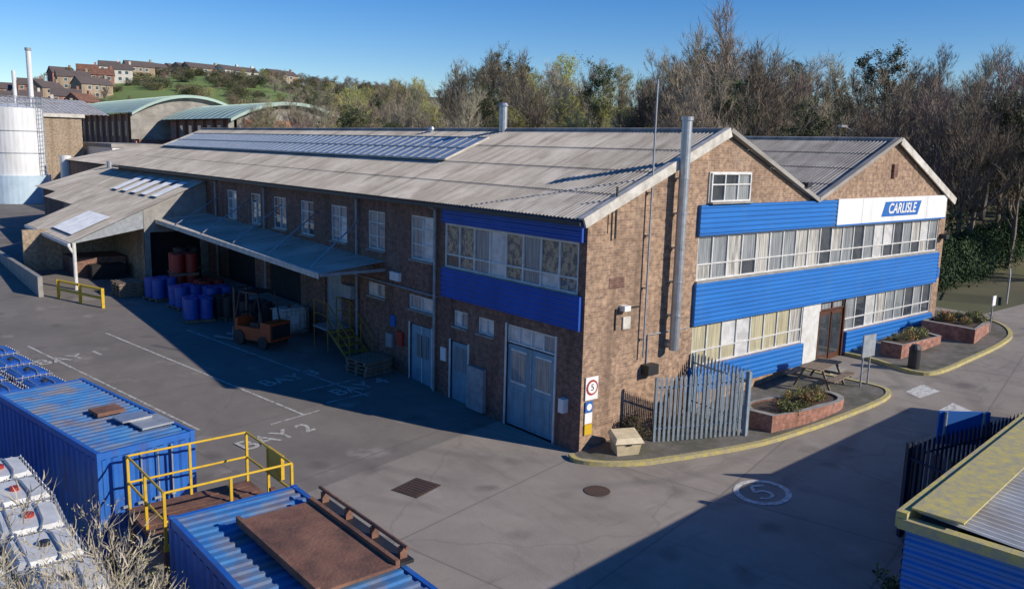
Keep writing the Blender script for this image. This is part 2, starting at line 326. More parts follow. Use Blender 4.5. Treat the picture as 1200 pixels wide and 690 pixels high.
# ---------------------------------------------------------------- main building
B=empty('factory_building')
FR=((0,0,0),(1,0,0),(0,-1,0)); LF=((0,0,0),(0,1,0),(-1,0,0))
EL=44.0
mb=MB(*FR)
upw=(4.7,20.9,4.5,5.87); low1=(4.7,10.9,1.8,3.12); low2=(13.8,20.9,1.85,3.12); dr=(10.9,13.8,.75,3.12)
mb.wall(0,21.5,-1,6.6,[upw,low1,low2,dr],'brick')
mb.poly([(0,0,6.6),(11,0,6.6),(11,0,6.75),(5.7,0,8.93)],'brick'); mb.poly([(11,0,6.6),(21.5,0,6.6),(16.5,0,8.93),(11,0,6.75)],'brick')
mb.frame(*LF)
wl=[(7.2,8.6,4.5,6.0),(10.3,11.5,4.55,5.95),(13.1,14.4,4.55,5.95),(15.9,17.1,4.55,5.95),(18.5,19.8,4.55,5.95),(21.2,22.3,4.55,5.95),(24,25.2,4.55,5.95)]
small=[(3.9,4.7,2.6,3.12),(5.25,6.0,2.6,3.12),(7.2,8.7,2.75,3.25),(10.3,11.5,2.8,3.3)]
doors=[(1.1,3.25,.02,3.15),(5.2,6.15,.06,2.1),(7.25,8.6,.16,2.25),(13.6,15.0,1.2,3.3),(17.2,20.4,.6,3.4),(22,25.5,.8,3.5)]
big=[(.3,6.55,4.47,5.9)]
mb.wall(0,EL,-1,6.6,wl+small+doors+big,'brick_red_shade')  # same brick as the front, painted darker for the shaded side
mb.frame(); mb.box(21.498,21.5,0,EL,-1,6.6,'brick'); mb.poly([(0,EL,-1),(21.5,EL,-1),(21.5,EL,6.6),(0,EL,6.6)],'brick')
mb.poly([(0,EL,6.6),(11,EL,6.6),(11,EL,6.7),(5.7,EL,8.93)],'brick');mb.poly([(11,EL,6.6),(21.5,EL,6.6),(16.5,EL,8.93),(11,EL,6.7)],'brick')
mb.obj('walls',B)
mb=MB(*FR)
mb.window(*upw,21,(.36,),gl=('g_cur','g_mid','g_mid','g_cur','g_mid','g_dark','g_white'),n=-.05)
mb.window(*low1,8,(.36,),gl=('g_cream','g_cream','g_cur','g_white'),n=-.05,sill=False)
mb.window(*low2,9,(.36,),gl=('g_cur','g_mid','g_dark','g_mid','g_white'),n=-.05,sill=False)
mb.box(5.0,7.1,0,.05,6.85,7.8,'white'); mb.window(5.05,7.05,6.9,7.77,3,(.6,),gl=('g_dark','g_dark','g_mid'),n=.08)
mb.box(10.9,12.05,-.1,.0,.75,3.1,'white'); mb.box(12.05,13.75,-.12,-.05,.7,2.75,'brown'); mb.box(12.0,12.08,-.1,.02,.7,2.8,'brown');mb.box(13.72,13.8,-.1,.02,.7,2.8,'brown')
mb.window(12.1,13.72,2.78,3.1,2,(),gl=('g_mid',),n=-.05,fr='brown',sill=False)
for u in (12.2,13.0): mb.poly([(u,-.045,1.1),(u+.6,-.045,1.1),(u+.6,-.045,2.6),(u,-.045,2.6)],'g_dark')
mb.box(12.88,12.92,-.05,-.02,.8,2.7,'black')
mb.box(11.3,14.0,0,1.0,.65,.83,'concrete')
mb.frame(*LF)
mb.window(*big[0],8,(.3,),gl=('g_room','g_white','g_mid','g_room','g_dark','g_room','g_mid'),n=-.04,fw=.06)
for w in wl: mb.window(*w,2,(.35,.7),gl=('g_mid','g_mid','g_dark','g_white'),fw=.045)
for w in small: mb.window(*w,2,(),gl=('g_mid','g_white'),fw=.045)
mb.box(1.1,3.25,-.1,-.05,.05,2.55,'blue_door'); mb.window(1.1,3.25,2.6,3.15,4,(),gl=('g_mid','g_white'),sill=False)
mb.box(2.14,2.2,-.05,-.03,.05,2.55,'steel_paint'); 
for u in (1.3,2.4): mb.box(u,u+.65,-.05,-.035,.2,1.2,'blue_door'); mb.poly([(u,-.045,1.45),(u+.65,-.045,1.45),(u+.65,-.045,2.35),(u,-.045,2.35)],'g_mid'); mb.box(u-.03,u+.68,-.05,-.035,1.38,1.44,'white'); mb.box(u-.03,u+.68,-.05,-.035,2.36,2.42,'white')
mb.box(1.03,1.1,-.08,.03,0,3.18,'white');mb.box(3.25,3.32,-.08,.03,0,3.18,'white')
mb.box(5.2,6.15,-.1,-.05,.06,2.05,'blue_door'); mb.poly([(5.35,-.045,1.1),(6.0,-.045,1.1),(6.0,-.045,1.9),(5.35,-.045,1.9)],'g_mid'); mb.box(5.13,5.2,-.08,.03,0,2.13,'white');mb.box(6.15,6.22,-.08,.03,0,2.13,'white')
mb.box(4.2,5.05,.02,.16,.1,1.5,'steel_paint')
mb.box(7.25,8.6,-.1,-.05,.16,2.2,'blue_door'); mb.box(7.9,7.94,-.05,-.03,.2,2.2,'white'); mb.box(7.5,8.3,-.05,-.03,1.1,1.9,'g_mid')
mb.box(7.18,7.25,-.08,.03,.1,2.28,'white');mb.box(8.6,8.67,-.08,.03,.1,2.28,'white')
mb.box(13.6,15.0,-.13,-.1,1.2,3.3,'steel_paint'); mb.box(17.2,20.4,-.14,-.1,.5,3.4,'dark'); mb.box(22,25.5,-.14,-.1,.5,3.5,'dark')
mb.obj('windows_and_doors',B)
mb=MB()
def band(O,A,h,out,k,ribs):
    O=Vector(O);A=Vector(A);out=Vector(out)
    n=out.normalized()
    mb.corr(O+n*.1,(0,0,h),A,n,h/ribs,.025,k,trap=True)
    for s in (O,O+A): 
        mb.poly([s+n*.0,s+n*.12,s+n*.12+Vector((0,0,h)),s+Vector((0,0,h))],k,raw=True)
    mb.poly([O+Vector((0,0,h)),O+A+Vector((0,0,h)),O+A+n*.12+Vector((0,0,h)),O+n*.12+Vector((0,0,h))],k,raw=True)
    mb.poly([O,O+A,O+A+n*.12,O+n*.12],k,raw=True)
band((4.6,0,5.9),(7.75,0,0),.92,(0,-1,0),'blue',6)
band((4.6,0,3.14),(16.4,0,0),1.3,(0,-1,0),'blue',9)
band((4.6,0,.98),(6.3,0,0),.8,(0,-1,0),'blue',5)
band((13.85,0,1.0),(7.1,0,0),.83,(0,-1,0),'blue',5)
band((0,.1,5.92),(0,6.5,0),.62,(-1,0,0),'blue_shade',4)
band((0,.1,3.5),(0,6.5,0),.95,(-1,0,0),'blue_shade',6)
mb.obj('blue_cladding_bands',B)
mb=MB(*FR)
mb.box(12.37,21.1,.0,.14,5.9,6.85,'signw'); mb.box(12.37,21.1,.142,.15,5.88,5.93,'blue')
for u in (14.1,19.3): mb.box(u,u+.012,.14,.143,5.93,6.85,'steel_paint')
mb.poly([(15.55,.15,6.12),(18.5,.15,6.12),(18.75,.15,6.68),(15.8,.15,6.68)],'signb')
mb.box(20.75,21.35,.01,.05,3.3,3.75,'signb')
mb.obj('fascia_sign',B)
text('sign_lettering','CARLISLE',.54,(17.15,-.158,6.40),(math.pi/2,0,0),'signw',B,shear=.2,bold=.012)
mb=MB()
def slope(x0,z0,x1,z1,y0,y1,k,rows=4):
    b=Vector((x1-x0,0,z1-z0)); n=Vector((-(z1-z0),0,x1-x0)); n=n if n.z>0 else -n
    mb.corr((x0,y0,z0),(0,y1-y0,0),b,n,.15,.045,k,rows=rows,lap=.02)
slope(-.3,6.52,5.7,9.0,-.12,EL+.2,'roof'); slope(11.0,6.78,5.7,9.0,-.12,EL+.2,'roof')
slope(11.0,6.78,16.5,9.0,-.12,EL+.2,'roof2'); slope(21.8,6.62,16.5,9.0,-.12,EL+.2,'roof2')
mb.cyl((5.7,-.15,9.03),(5.7,EL+.2,9.03),.09,'roof2',n=8); mb.cyl((16.5,-.15,9.03),(16.5,EL+.2,9.03),.09,'roof2',n=8)
mb.box(10.8,11.2,0,EL,6.7,6.8,'roof2')
mb.obj('corrugated_roof',B)
mb=MB()
def verge(x0,z0,x1,z1,k='barge',y=-.2,w=.2,t=.06,lift=.03):
    d=Vector((x1-x0,0,z1-z0)).normalized(); n=Vector((-d.z,0,d.x)); n=n if n.z>0 else -n
    a=Vector((x0,y,z0))+n*lift; b=Vector((x1,y,z1))+n*lift
    for yy0,yy1,u0,u1 in ((0,t,-w,.08),(t,.22,.03,.08)):
        P=[]
        for q in (a,b):
            for yy in (yy0,yy1):
                for uu in (u0,u1): P.append(q+Vector((0,yy,0))+n*uu)
        i=len(mb.v); mb.v+=P
        for f in ((0,1,3,2),(4,5,7,6),(0,4,5,1),(2,3,7,6),(0,2,6,4),(1,5,7,3)): mb.f.append(tuple(i+c for c in f)); mb.m.append(mb.mi(k))
verge(-.32,6.5,5.7,9.02); verge(11.0,6.8,5.72,9.02,'roof2',w=.05); verge(11.02,6.8,16.5,9.02,'roof2',w=.05); verge(21.85,6.6,16.52,9.02)
mb.frame(*LF)
mb.box(-.1,EL,.30,.42,6.40,6.50,'black'); mb.box(0,EL,.0,.3,6.52,6.545,'black')
for y in (7.0,12.2,20.6,26.5): mb.cyl((y,.1,G(0,y)),(y,.1,6.35),.05,'steel_paint',n=8); mb.path([(y,.1,6.3),(y,.34,6.42)],.05,'steel_paint')
mb.obj('verges_and_gutters',B)
mb=MB()
def rp(x,y,off=0): 
    return Vector((x,y,6.52+(x+.3)*(2.48/6)))+Vector((-.382,0,.924))*off
ya,yb,xa,xb=10.4,EL-1,2.7,4.75
mb.poly([rp(xa,ya,.12),rp(xa,yb,.12),rp(xb,yb,.12),rp(xb,ya,.12)],'g_roof',raw=True)
for (a,b) in (((xa,ya),(xa,yb)),((xb,ya),(xb,yb)),((xa,ya),(xb,ya)),((xa,yb),(xb,yb)),(((xa+xb)/2,ya),((xa+xb)/2,yb))):
    mb.cyl(rp(*a,.11),rp(*b,.11),.05,'barge',n=4,raw=True)
y=ya
while y<yb: mb.cyl(rp(xa,y,.13),rp(xb,y,.13),.022,'steel_paint',n=4,raw=True); y+=.62
for (x,y,h,r) in ((5.6,10.6,1.0,.16),(5.5,15.5,.12,.12)):
    p=rp(x,y); mb.cyl(p,p+Vector((0,0,h)),r,'steel',n=12,raw=True); mb.cyl(p+Vector((0,0,h)),p+Vector((0,0,h+.12)),r*1.35,'steel',r1=r*.9,n=12,raw=True)
mb.obj('rooflight_and_vents',B)
mb=MB(*FR)
mb.cyl((3.45,.32,2.6),(3.45,.32,9.3),.145,'steel',n=16); mb.cyl((3.45,.32,9.25),(3.45,.32,9.35),.175,'steel',n=16); mb.cyl((3.45,.32,2.75),(3.45,.02,2.75),.13,'steel',n=12)
for z in (3.6,4.6,5.6,6.6,7.6): mb.cyl((3.45,.32,z),(3.45,.32,z+.06),.16,'steel',n=16); mb.box(3.33,3.57,0,.2,z,z+.04,'steel')
mb.cyl((2.3,.15,2.5),(2.3,.15,10.3),.03,'steel_paint',n=6)
for z in (3,4.5,6,7.2): mb.box(2.26,2.34,0,.15,z,z+.04,'steel')
mb.cyl((.95,.1,6.0),(.95,.1,7.4),.035,'black',n=6); mb.cyl((.8,.1,6.2),(.8,.1,6.9),.02,'black',n=6)
mb.obj('flue_and_poles',B,smooth=False)
mb=MB(*FR)
mb.box(2.4,2.85,.02,.3,1.95,2.25,'black'); mb.box(1.35,1.6,0,.22,3.95,4.1,'signw'); mb.box(1.5,1.8,0,.05,3.4,3.75,'barge'); mb.box(.9,1.5,0,.012,4.6,4.9,'brick_red_shade')
mb.box(21.05,21.35,0,.3,5.0,5.2,'black'); mb.box(10.0,10.25,0,.3,7.3,7.45,'black'); mb.box(16.3,16.6,0,.1,7.6,8.1,'brick_red_shade')
mb.path([(1.2,.03,3.4),(1.2,.03,4.0),(2.2,.03,4.0)],.02,'black'); mb.path([(2.6,.03,2.2),(2.6,.03,3.1),(4.5,.03,3.1)],.02,'steel_paint')
mb.frame(*LF)
mb.box(9.2,9.8,0,.12,3.6,3.9,'signw'); mb.box(12.3,13.1,0,.3,2.5,3.0,'steel_paint'); mb.box(9.0,9.4,0,.1,1.3,1.8,'red'); mb.box(9.7,10.1,0,.1,1.1,1.6,'steel_paint'); mb.box(.5,.7,0,.2,1.1,1.5,'signw'); mb.box(9.55,9.85,0,.06,1.9,2.3,'signb'); mb.box(6.4,6.7,0,.04,1.3,1.75,'signw')
mb.cyl((6.9,.05,3.4),(26,.05,3.55),.03,'steel_paint',n=6)
mb.obj('wall_fittings',B)
S=empty('safety_sign_board')
mb=MB(*FR); mb.box(.12,.6,.02,.05,1.55,2.2,'signw'); mb.cyl((.36,.05,1.9),(.36,.062,1.9),.22,'red',n=24); mb.cyl((.36,.062,1.9),(.36,.07,1.9),.165,'signw',n=24)
mb.box(.14,.42,.02,.05,1.2,1.5,'signb'); mb.box(.14,.42,.02,.05,.55,.85,'yellow'); mb.box(.14,.42,.02,.045,.87,1.18,'signw'); mb.cyl((.28,.05,1.35),(.28,.06,1.35),.1,'signw',n=16)
mb.obj('panels',S); text('numeral','5',.26,(.36,-.075,1.9),(math.pi/2,0,0),'black',S)
mb=MB()
y0,y1=10.3,30
def cz(y): return (y-y0)/(y1-y0)*.45
mb.corr((0,y0,4.15),(0,y1-y0,.45),(-2.6,0,-.25),(0,0,1),.15,.04,'roof')
x,za,zb,k=-2.6,3.74,3.94,'barge'
mb.poly([(x-.03,y0,za),(x-.03,y1,za+.45),(x-.03,y1,zb+.45),(x-.03,y0,zb)],k,raw=True)
mb.poly([(x-.03,y0,zb),(x-.03,y1,zb+.45),(x+.08,y1,zb+.45),(x+.08,y0,zb)],k,raw=True)
mb.frame(*LF)
mb.box(y0-.03,y0+.05,0,2.6,3.82,3.93,'steel_paint')
for y in (11.2,14.7,18.2,21.7,25.2,28.5): mb.cyl((y+.8,.02,5.6),(y,2.5,4.0+cz(y)),.028,'steel',n=6); mb.cyl((y,0,3.85+cz(y)),(y,2.55,3.8+cz(y)),.06,'steel_paint',n=6)
mb.obj('loading_canopy',B)
mb=MB(*LF); mb.box(16.4,27.9,.02,1.0,.3,1.5,'concrete'); mb.obj('loading_dock',B)
# ---------------------------------------------------------------- annex shed
A=empty('loading_shed')
mb=MB(); gz=1.0
mb.frame((0,28,0),(-1,0,0),(0,-1,0))
mb.wall(0.02,3.2,0,4.4,[(.3,2.9,gz+.4,3.7)],'concrete',depth=.4); mb.box(.3,2.9,-.45,-.4,gz+.2,3.7,'dark')
mb.poly([(0.02,0,4.4),(3.2,0,4.4),(3.2,0,4.85),(0.02,0,6.2)],'concrete')
mb.poly([(3.2,0,3.9),(6.5,0,3.3),(6.5,0,3.45),(3.2,0,4.83)],'steel_paint')
mb.frame(); mb.box(-3.2,-3.18,28,45,0,4.8,'brick_tan'); mb.box(-7.6,-3.21,33.5,33.7,.5,3.5,'brick_tan')
mb.box(-8.2,-8,27,44,.5,2.0,'concrete')
mb.box(-5.8,-3.3,31,33.4,.8,2.2,'brick_red_shade'); mb.box(-5.2,-3.6,30.0,30.9,.9,1.9,'dark')
mb.corr((-6.6,27.8,3.35),(0,10.2,0),(6.58,0,2.9),(-.4,0,.9),.15,.045,'roof',rows=3)
mb.corr((-4.2,38.02,4.42),(0,7.5,0),(4.18,0,1.82),(-.4,0,.9),.15,.045,'roof',rows=2)
mb.box(-6.72,-6.6,27.7,38,3.2,3.36,'white')
def ap(x,y,o=.09): return (x,y,3.35+(x+6.6)*2.9/6.58+o)
mb.corr(ap(-6.2,29.2),(0,4.2,0),Vector(ap(-4.4,29.2))-Vector(ap(-6.2,29.2)),(-.4,0,.9),.15,.04,'skyl')
for i in range(5):
    y=28.9+i*1.8; mb.corr(ap(-2.2,y),(0,1.1,0),Vector(ap(-.6,y))-Vector(ap(-2.2,y)),(-.4,0,.9),.15,.04,'skyl')
for y in (28.0,37.6): mb.cyl((-6.4,y,.9),(-6.4,y,3.35),.09,'white',n=10)
mb.path([(-6.6,28,3.15),(-6.4,28,2.8)],.06,'white')
mb.obj('shed_body',A)
A2=empty('rear_workshop')
mb=MB(); mb.box(-3,9,45.2,52,0,4.6,'brick_red_shade'); mb.corr((-3.4,45,4.7),(0,7.5,0),(7.5,0,2.4),(-.3,0,.95),.18,.05,'roof',rows=3); mb.corr((12,45,5.2),(0,7.5,0),(-7.9,0,1.9),(.3,0,.95),.18,.05,'roof2',rows=3)
mb.poly([(-3,45.2,4.6),(12,45.2,4.6),(12,45.2,5.1),(4.1,45.2,7.0)],'brick_red_shade',raw=True)
mb.box(3,14,52,72,0,6.0,'brick_red_shade'); mb.corr((2.7,52,6.1),(0,20,0),(6,0,1.3),(-.3,0,.95),.18,.05,'roof',rows=3); mb.corr((14.3,52,6.1),(0,20,0),(-5.6,0,1.3),(.3,0,.95),.18,.05,'roof2',rows=3)
for y in (47,50): mb.cyl((1,y,6),(1,y,6.6),.2,'steel',n=10)
mb.obj('workshop_body',A2)
T=empty('storage_silo')
mb=MB(); c=(-.7,75); mb.cyl((c[0],c[1],1.5),(c[0],c[1],4.6),2.75,'tankb',n=40); mb.cyl((c[0],c[1],4.6),(c[0],c[1],10.7),2.4,'tank',n=40); mb.cyl((c[0],c[1],10.7),(c[0],c[1],11.1),2.4,'tank',r1=.4,n=40)
for i in range(20):
    t=2*math.pi*i/20; q=(c[0]+2.35*math.cos(t),c[1]+2.35*math.sin(t)); t2=2*math.pi*(i+1)/20; q2=(c[0]+2.35*math.cos(t2),c[1]+2.35*math.sin(t2))
    mb.cyl((*q,10.7),(*q,11.7),.035,'steel',n=5); mb.cyl((*q,11.7),(*q2,11.7),.035,'steel',n=5); mb.cyl((*q,11.2),(*q2,11.2),.03,'steel',n=5)
for s in (-.25,.25): mb.cyl((c[0]+1.9+s,c[1]-1.8+s,2),(c[0]+1.9+s,c[1]-1.8+s,11.8),.04,'steel_paint',n=5)
for i in range(25): z=2+i*.39; mb.cyl((c[0]+1.65,c[1]-2.05,z),(c[0]+2.15,c[1]-1.55,z),.025,'steel_paint',n=4)
for z in (6.6,8.6): mb.cyl((c[0],c[1],z),(c[0],c[1],z+.08),2.43,'steel_paint',n=40)
for x,h,r in ((2.8,6.5,.5),(3.9,5.2,.7)): mb.cyl((x,72,1.5),(x,72,h),r,'tank',n=16)
mb.obj('silo_body',T,smooth=False)
W=empty('brick_warehouse')
mb=MB(); mb.box(-14,8.5,90,112,0,10.3,'brick_tan'); mb.box(-14.3,8.8,89.7,112.3,10.3,10.7,'barge'); 
mb.corr((-14,92,10.7),(26,0,0),(0,12,2.0),(0,-.2,1),.5,.1,'roof3'); 
mb.box(9,16,80,95,0,7.2,'signw'); mb.box(8.9,16.1,79.9,95.1,7.2,7.6,'roof2')
for i in range(5): mb.box(9.6+i*1.25,10.4+i*1.25,79.93,79.99,4.6,5.8,'g_dark')
mb.cyl((4,92,10.5),(4,92,17.4),.26,'tank',n=12); mb.cyl((2.6,93,10.5),(2.6,93,15.2),.2,'tank',n=12); mb.cyl((4,92,17.4),(4,92,17.7),.33,'steel_paint',n=12)
mb.obj('warehouse_body',W)
def vault(x0,x1,y0,y1,zs,rise,ov=1.2):
    n=16; P=[]
    for i in range(n+1):
        t=i/n; x=x0-ov+(x1-x0+2*ov)*t; P.append((x,zs+rise*(1-(2*t-1)**2)))
    for a,b in zip(P,P[1:]):
        mb.poly([(a[0],y0-1,a[1]),(b[0],y0-1,b[1]),(b[0],y1+1,b[1]),(a[0],y1+1,a[1])],'greenroof',raw=True)
        mb.poly([(a[0],y0-1,a[1]-.45),(b[0],y0-1,b[1]-.45),(b[0],y0-1,b[1]),(a[0],y0-1,a[1])],'greenroof' ,raw=True)
        mb.poly([(a[0],y0,8),(b[0],y0,8),(b[0],y0,b[1]-.1),(a[0],y0,a[1]-.1)],'roof2',raw=True)
    y=y0
    while y<y1:
        for a,b in zip(P,P[1:]): mb.cyl((a[0],y,a[1]+.02),(b[0],y,b[1]+.02),.05,'greenroof',n=4,cap=False)
        y+=2.5
    mb.box(x0,x1,y0+.05,y1,0,zs-.1,'brick_far')
V=empty('vaulted_roof_building')
mb=MB(); vault(30.5,46.5,100,128,11.2,2.6); vault(26,43,129.5,176,12.2,3.2)
mb.box(31.5,46,99.6,99.9,9.0,11.1,'terra')
for u in (35,38.6,42.3): mb.box(u,u+.25,99.5,99.59,9,11.1,'signw')
y=100
while y<128: mb.box(30.1,30.5,y,y+.9,0,11.1,'brick_far'); mb.box(30.42,30.5,y+1.3,y+3.2,8.4,10.3,'g_mid'); y+=4
y=130
while y<176: mb.box(25.6,26,y,y+.9,0,12.1,'terra'); mb.box(25.92,26,y+1.3,y+3.2,8.4,10.9,'g_mid'); y+=4
mb.obj('vaulted_body',V)
# ---------------------------------------------------------------- houses on hill
def house_mesh(k,rk,w=9,d=7,h=5.2):
    mb=MB(); mb.box(-w/2,w/2,-d/2,d/2,-4,h,k)
    for s in (-1,1): mb.poly([(-w/2-.3,s*(d/2+.4),h-.2),(w/2+.3,s*(d/2+.4),h-.2),(w/2+.3,0,h+2.6),(-w/2-.3,0,h+2.6)],rk)
    for s in (-1,1): mb.poly([(s*w/2,-d/2,h),(s*w/2,d/2,h),(s*w/2,0,h+2.5)],k)
    mb.box(w/2-1.2,w/2-.4,-.4,.4,h+1.5,h+3.6,k)
    for x in (-3,-.2,2.4):
        for z in (.8,3.3): mb.box(x-.6,x+.6,-d/2-.05,-d/2-.01,z,z+1.2,'g_dark'); mb.box(x-.72,x+.72,-d/2-.03,-d/2,z-.12,z+1.32,'white')
    return mb.mesh('hill_house')
HM=[house_mesh('brick_far','slate'),house_mesh('render','slate'),house_mesh('brick_tan','slate',12),house_mesh('brick_far','rust',8)]
def polar(b,d): b=math.radians(b); return (-15.8+d*math.cos(b),-15.8+d*math.sin(b))
for b,d in [(81.5,250),(80.6,262),(80,240),(79.2,270),(78.5,255),(77.8,285),(77,265),(76.4,300),(82.2,290),(79.8,300),(75.8,320),(78.8,320),(81,310),(77.4,335),(74.8,340),(76.6,350),(82.6,240),(83.2,265),(79.6,345),(80.8,350),(78,365),(73.8,360),(75.4,375)]:
    x,y=polar(b,d); inst('hill_house',random.choice(HM),(x,y,GH(x,y)),U(-.5,.5)+.2,.85)
for b,d in [(72.4,400),(71.6,405),(70.9,402),(70.2,398),(68.6,402),(67.8,405),(65.5,395)]:
    x,y=polar(b,d); inst('hill_house',random.choice(HM[:3]),(x,y,GH(x,y)-1),U(-.3,.3)+.3,(1.3,1,.8))
# ---------------------------------------------------------------- trees
def perp(d):
    a=d.orthogonal().normalized(); b=d.cross(a); t=U(0,6.283); return a*math.cos(t)+b*math.sin(t)
def tree_mesh(name,H,kb,kt,leaf=None,nleaf=0,spread=.55,tw=.03,c=(9,6,5,5),first=.28,leafs=.14,base_r=.02,up=.4):
    mb=MB(); 
    def twig(p,d,l):
        w=perp(d)*tw*.5; e=p+d*l; mid=p+d*l*.5+perp(d)*l*.08
        i=len(mb.v); mb.v+=[p-w,p+w,mid+w*.7,mid-w*.7,e]; mi=mb.mi(kt)
        mb.f+= [(i,i+1,i+2,i+3),(i+3,i+2,i+4)]; mb.m+=[mi,mi]
        if leaf:
            for _ in range(nleaf):
                q=p+d*l*U(.2,1.05)+Vector((U(-1,1),U(-1,1),U(-1,1)))*.12; a=Vector((U(-1,1),U(-1,1),U(-1,1))).normalized()*leafs*U(.6,1.3); b=perp(a.normalized())*leafs*.6
                j=len(mb.v); mb.v+=[q,q+a*.5+b*.5,q+a,q+a*.5-b*.5]; mb.f.append((j,j+1,j+2,j+3)); mb.m.append(mb.mi(leaf))
    def br(p,d,l,r,lv):
        seg=3 if lv<3 else 2; pts=[p]; dd=d
        for i in range(seg):
            dd=(dd+Vector((U(-1,1),U(-1,1),U(-.2,1.0)))*(.10 if lv==0 else .22)).normalized(); pts.append(pts[-1]+dd*l/seg)
        rr=[r*(1-.75*i/seg) for i in range(seg+1)]
        for i in range(seg): mb.cyl(pts[i],pts[i+1],rr[i],kb if lv<2 else kt,r1=rr[i+1],n=(7,5,3,3)[min(lv,3)],cap=False,raw=True)
        def at(t):
            t*=seg; i=min(int(t),seg-1); return pts[i].lerp(pts[i+1],t-i),(pts[i+1]-pts[i]).normalized()
        if lv>=3:
            for j in range(c[3]): q,e=at(U(.1,1)); twig(q,(e+perp(e)*U(.3,.9)+Vector((0,0,up))).normalized(),l*U(.5,1.0))
            return
        k=c[lv]
        for j in range(k):
            t=first+(1-first)*(j+U(0,1))/k if lv==0 else U(.2,1); t=min(t,.99); q,e=at(t)
            sp=spread*U(.7,1.5)*(1.3-.6*t if lv==0 else 1.1)
            nd=(e+perp(e)*sp+Vector((0,0,.15))).normalized()
            nl=l*(U(.36,.55)*(1.25-.75*t) if lv==0 else U(.4,.65)); br(q,nd,nl,r*(.42 if lv==0 else .5)*(1.2-.5*t),lv+1)
        for j in range(2): q,e=at(.97); br(q,(e+perp(e)*.35).normalized(),l*.32,r*.25,min(lv+1,3) if lv<2 else 3)
    br(Vector((0,0,-.4)),Vector((0,0,1)),H*.8,H*base_r,0)
    zm=max(v.z for v in mb.v); s=H/zm
    for v in mb.v: v*=s
    return mb.mesh(name)
TM=[tree_mesh('bare_tree_mesh_a',13,'bark','tw_br'),
    tree_mesh('bare_tree_mesh_b',13,'bark','tw_pale',spread=.5,c=(10,6,5,4)),
    tree_mesh('bare_tree_mesh_c',13,'bark','tw_red',spread=.6,c=(10,6,5,5)),
    tree_mesh('budding_tree_mesh',13,'bark','tw_br','lf_ol',1,spread=.6,c=(9,6,4,5),leafs=.14),
    tree_mesh('willow_tree_mesh',13,'bark','tw_pale','lf_yel',2,spread=.7,c=(9,6,4,5),leafs=.15),
    tree_mesh('ivy_tree_mesh',13,'bark','tw_br','lf_gr',3,spread=.6,c=(9,6,4,4),leafs=.2)]
TALL=tree_mesh('tall_bare_tree_mesh',18,'bark','tw_br',spread=.62,c=(12,7,5,5),tw=.035,first=.2)
def bush_mesh(name,ks,n=1600,r=1.6,h=2.2,s=.16,twigs=150):
    mb=MB()
    cs=[(Vector((U(-1,1)*r*.7,U(-1,1)*r*.7,U(.2,.75)*h)),U(.4,.75)*r*.7) for _ in range(9)]
    for _ in range(n):
        c,rad=random.choice(cs); q=c+Vector((random.gauss(0,1),random.gauss(0,1),random.gauss(0,.9))).normalized()*rad*U(.5,1.08)
        if q.z<0: q.z=U(0,.3)
        a=Vector((U(-1,1),U(-1,1),U(-1,1))).normalized()*s*U(.6,1.4); b=perp(a.normalized())*s*.6
        i=len(mb.v); mb.v+=[q,q+a*.5+b*.5,q+a,q+a*.5-b*.5]; mb.f.append((i,i+1,i+2,i+3)); mb.m.append(mb.mi(random.choice(ks)))
    for _ in range(twigs):
        a=Vector((U(-.3,.3)*r,U(-.3,.3)*r,0)); d=Vector((U(-1,1),U(-1,1),U(.6,1.6))).normalized(); mb.cyl(a,a+d*h*U(.6,1.15),.012,'tw_br',r1=.003,n=3,cap=False,raw=True)
    return mb.mesh(name)
BM=[bush_mesh('bush_mesh_a',['lf_gr','lf_gr','lf_br']),bush_mesh('bush_mesh_b',['lf_br','lf_br','lf_ol']),bush_mesh('bush_mesh_c',['lf_gr','lf_ol','lf_br'])]
SK=[(16,.125),(20.2,.13),(22.2,.1175),(25.4,.124),(29.2,.123),(32.7,.135),(36.4,.140),(39.5,.130),(41.6,.1125),(44.9,.108),(49.4,.1257),(53.6,.116),(56.1,.083),(60,.0788),(65.4,.0627),(68,.055)]
belt=empty('tree_belt')
def put(b,d,kinds,f=1.0,par=belt,name='tree'):
    x,y=polar(b,d); z=GH(x,y); top=8.4+interp(SK,b)*d*f
    h=max(4.5,min(22,top-z)); k=random.choice(kinds)
    s=h/13; w=s*U(.9,1.2)
    if s<.7: w=s*1.4
    return inst(name,TM[k],(x,y,z-.2),U(0,6.28),(w,w,s),par)
b=12.0
while b<67.5:
    if b<27: ks=[0,2,2,5,0,1]
    elif b<41: ks=[0,1,2,0,0,5]
    elif b<52: ks=[0,1,4,3,5,4,2]
    else: ks=[0,1,4,1,3,2,5]
    dn=(52,66) if b<40 else (72,90)
    put(b+U(-.6,.6),U(*dn),ks,U(.4,.8)); put(b+U(-.6,.6),U(dn[1],dn[1]+18),ks[:5],U(.65,1.05))
    put(b+U(-.6,.6),U(dn[1]+20,dn[1]+50),ks,U(.7,1.03))
    if R()<.4: put(b+U(-.6,.6),U(dn[1]+50,dn[1]+110),ks,U(.7,.9))
    b+=1.2
for i in range(190):
    b=U(12,68); d=U(40,60) if b<34 and R()<.7 else U(60,110); x,y=polar(b,d)
    if x<26 and y<60: continue
    if y<7.5: continue
    s=U(.9,2.0); inst('undergrowth',random.choice(BM),(x,y,GH(x,y)-.2),U(0,6),(s,s,s*U(.7,1.1)),belt)
hb=empty('hillside_trees')
for i in range(240):
    b=U(55,84); d=U(190,430); 
    if 69<b<75.5 and 230<d<395 and R()<.88: continue
    if 76<b<83 and R()<.65: continue
    x,y=polar(b,d); s=U(.3,.6); w=s*U(1.5,2); inst('tree',TM[random.choice([0,1,3,3,1,2,4])],(x,y,GH(x,y)-2.2*s),U(0,6),(w,w,s),hb)
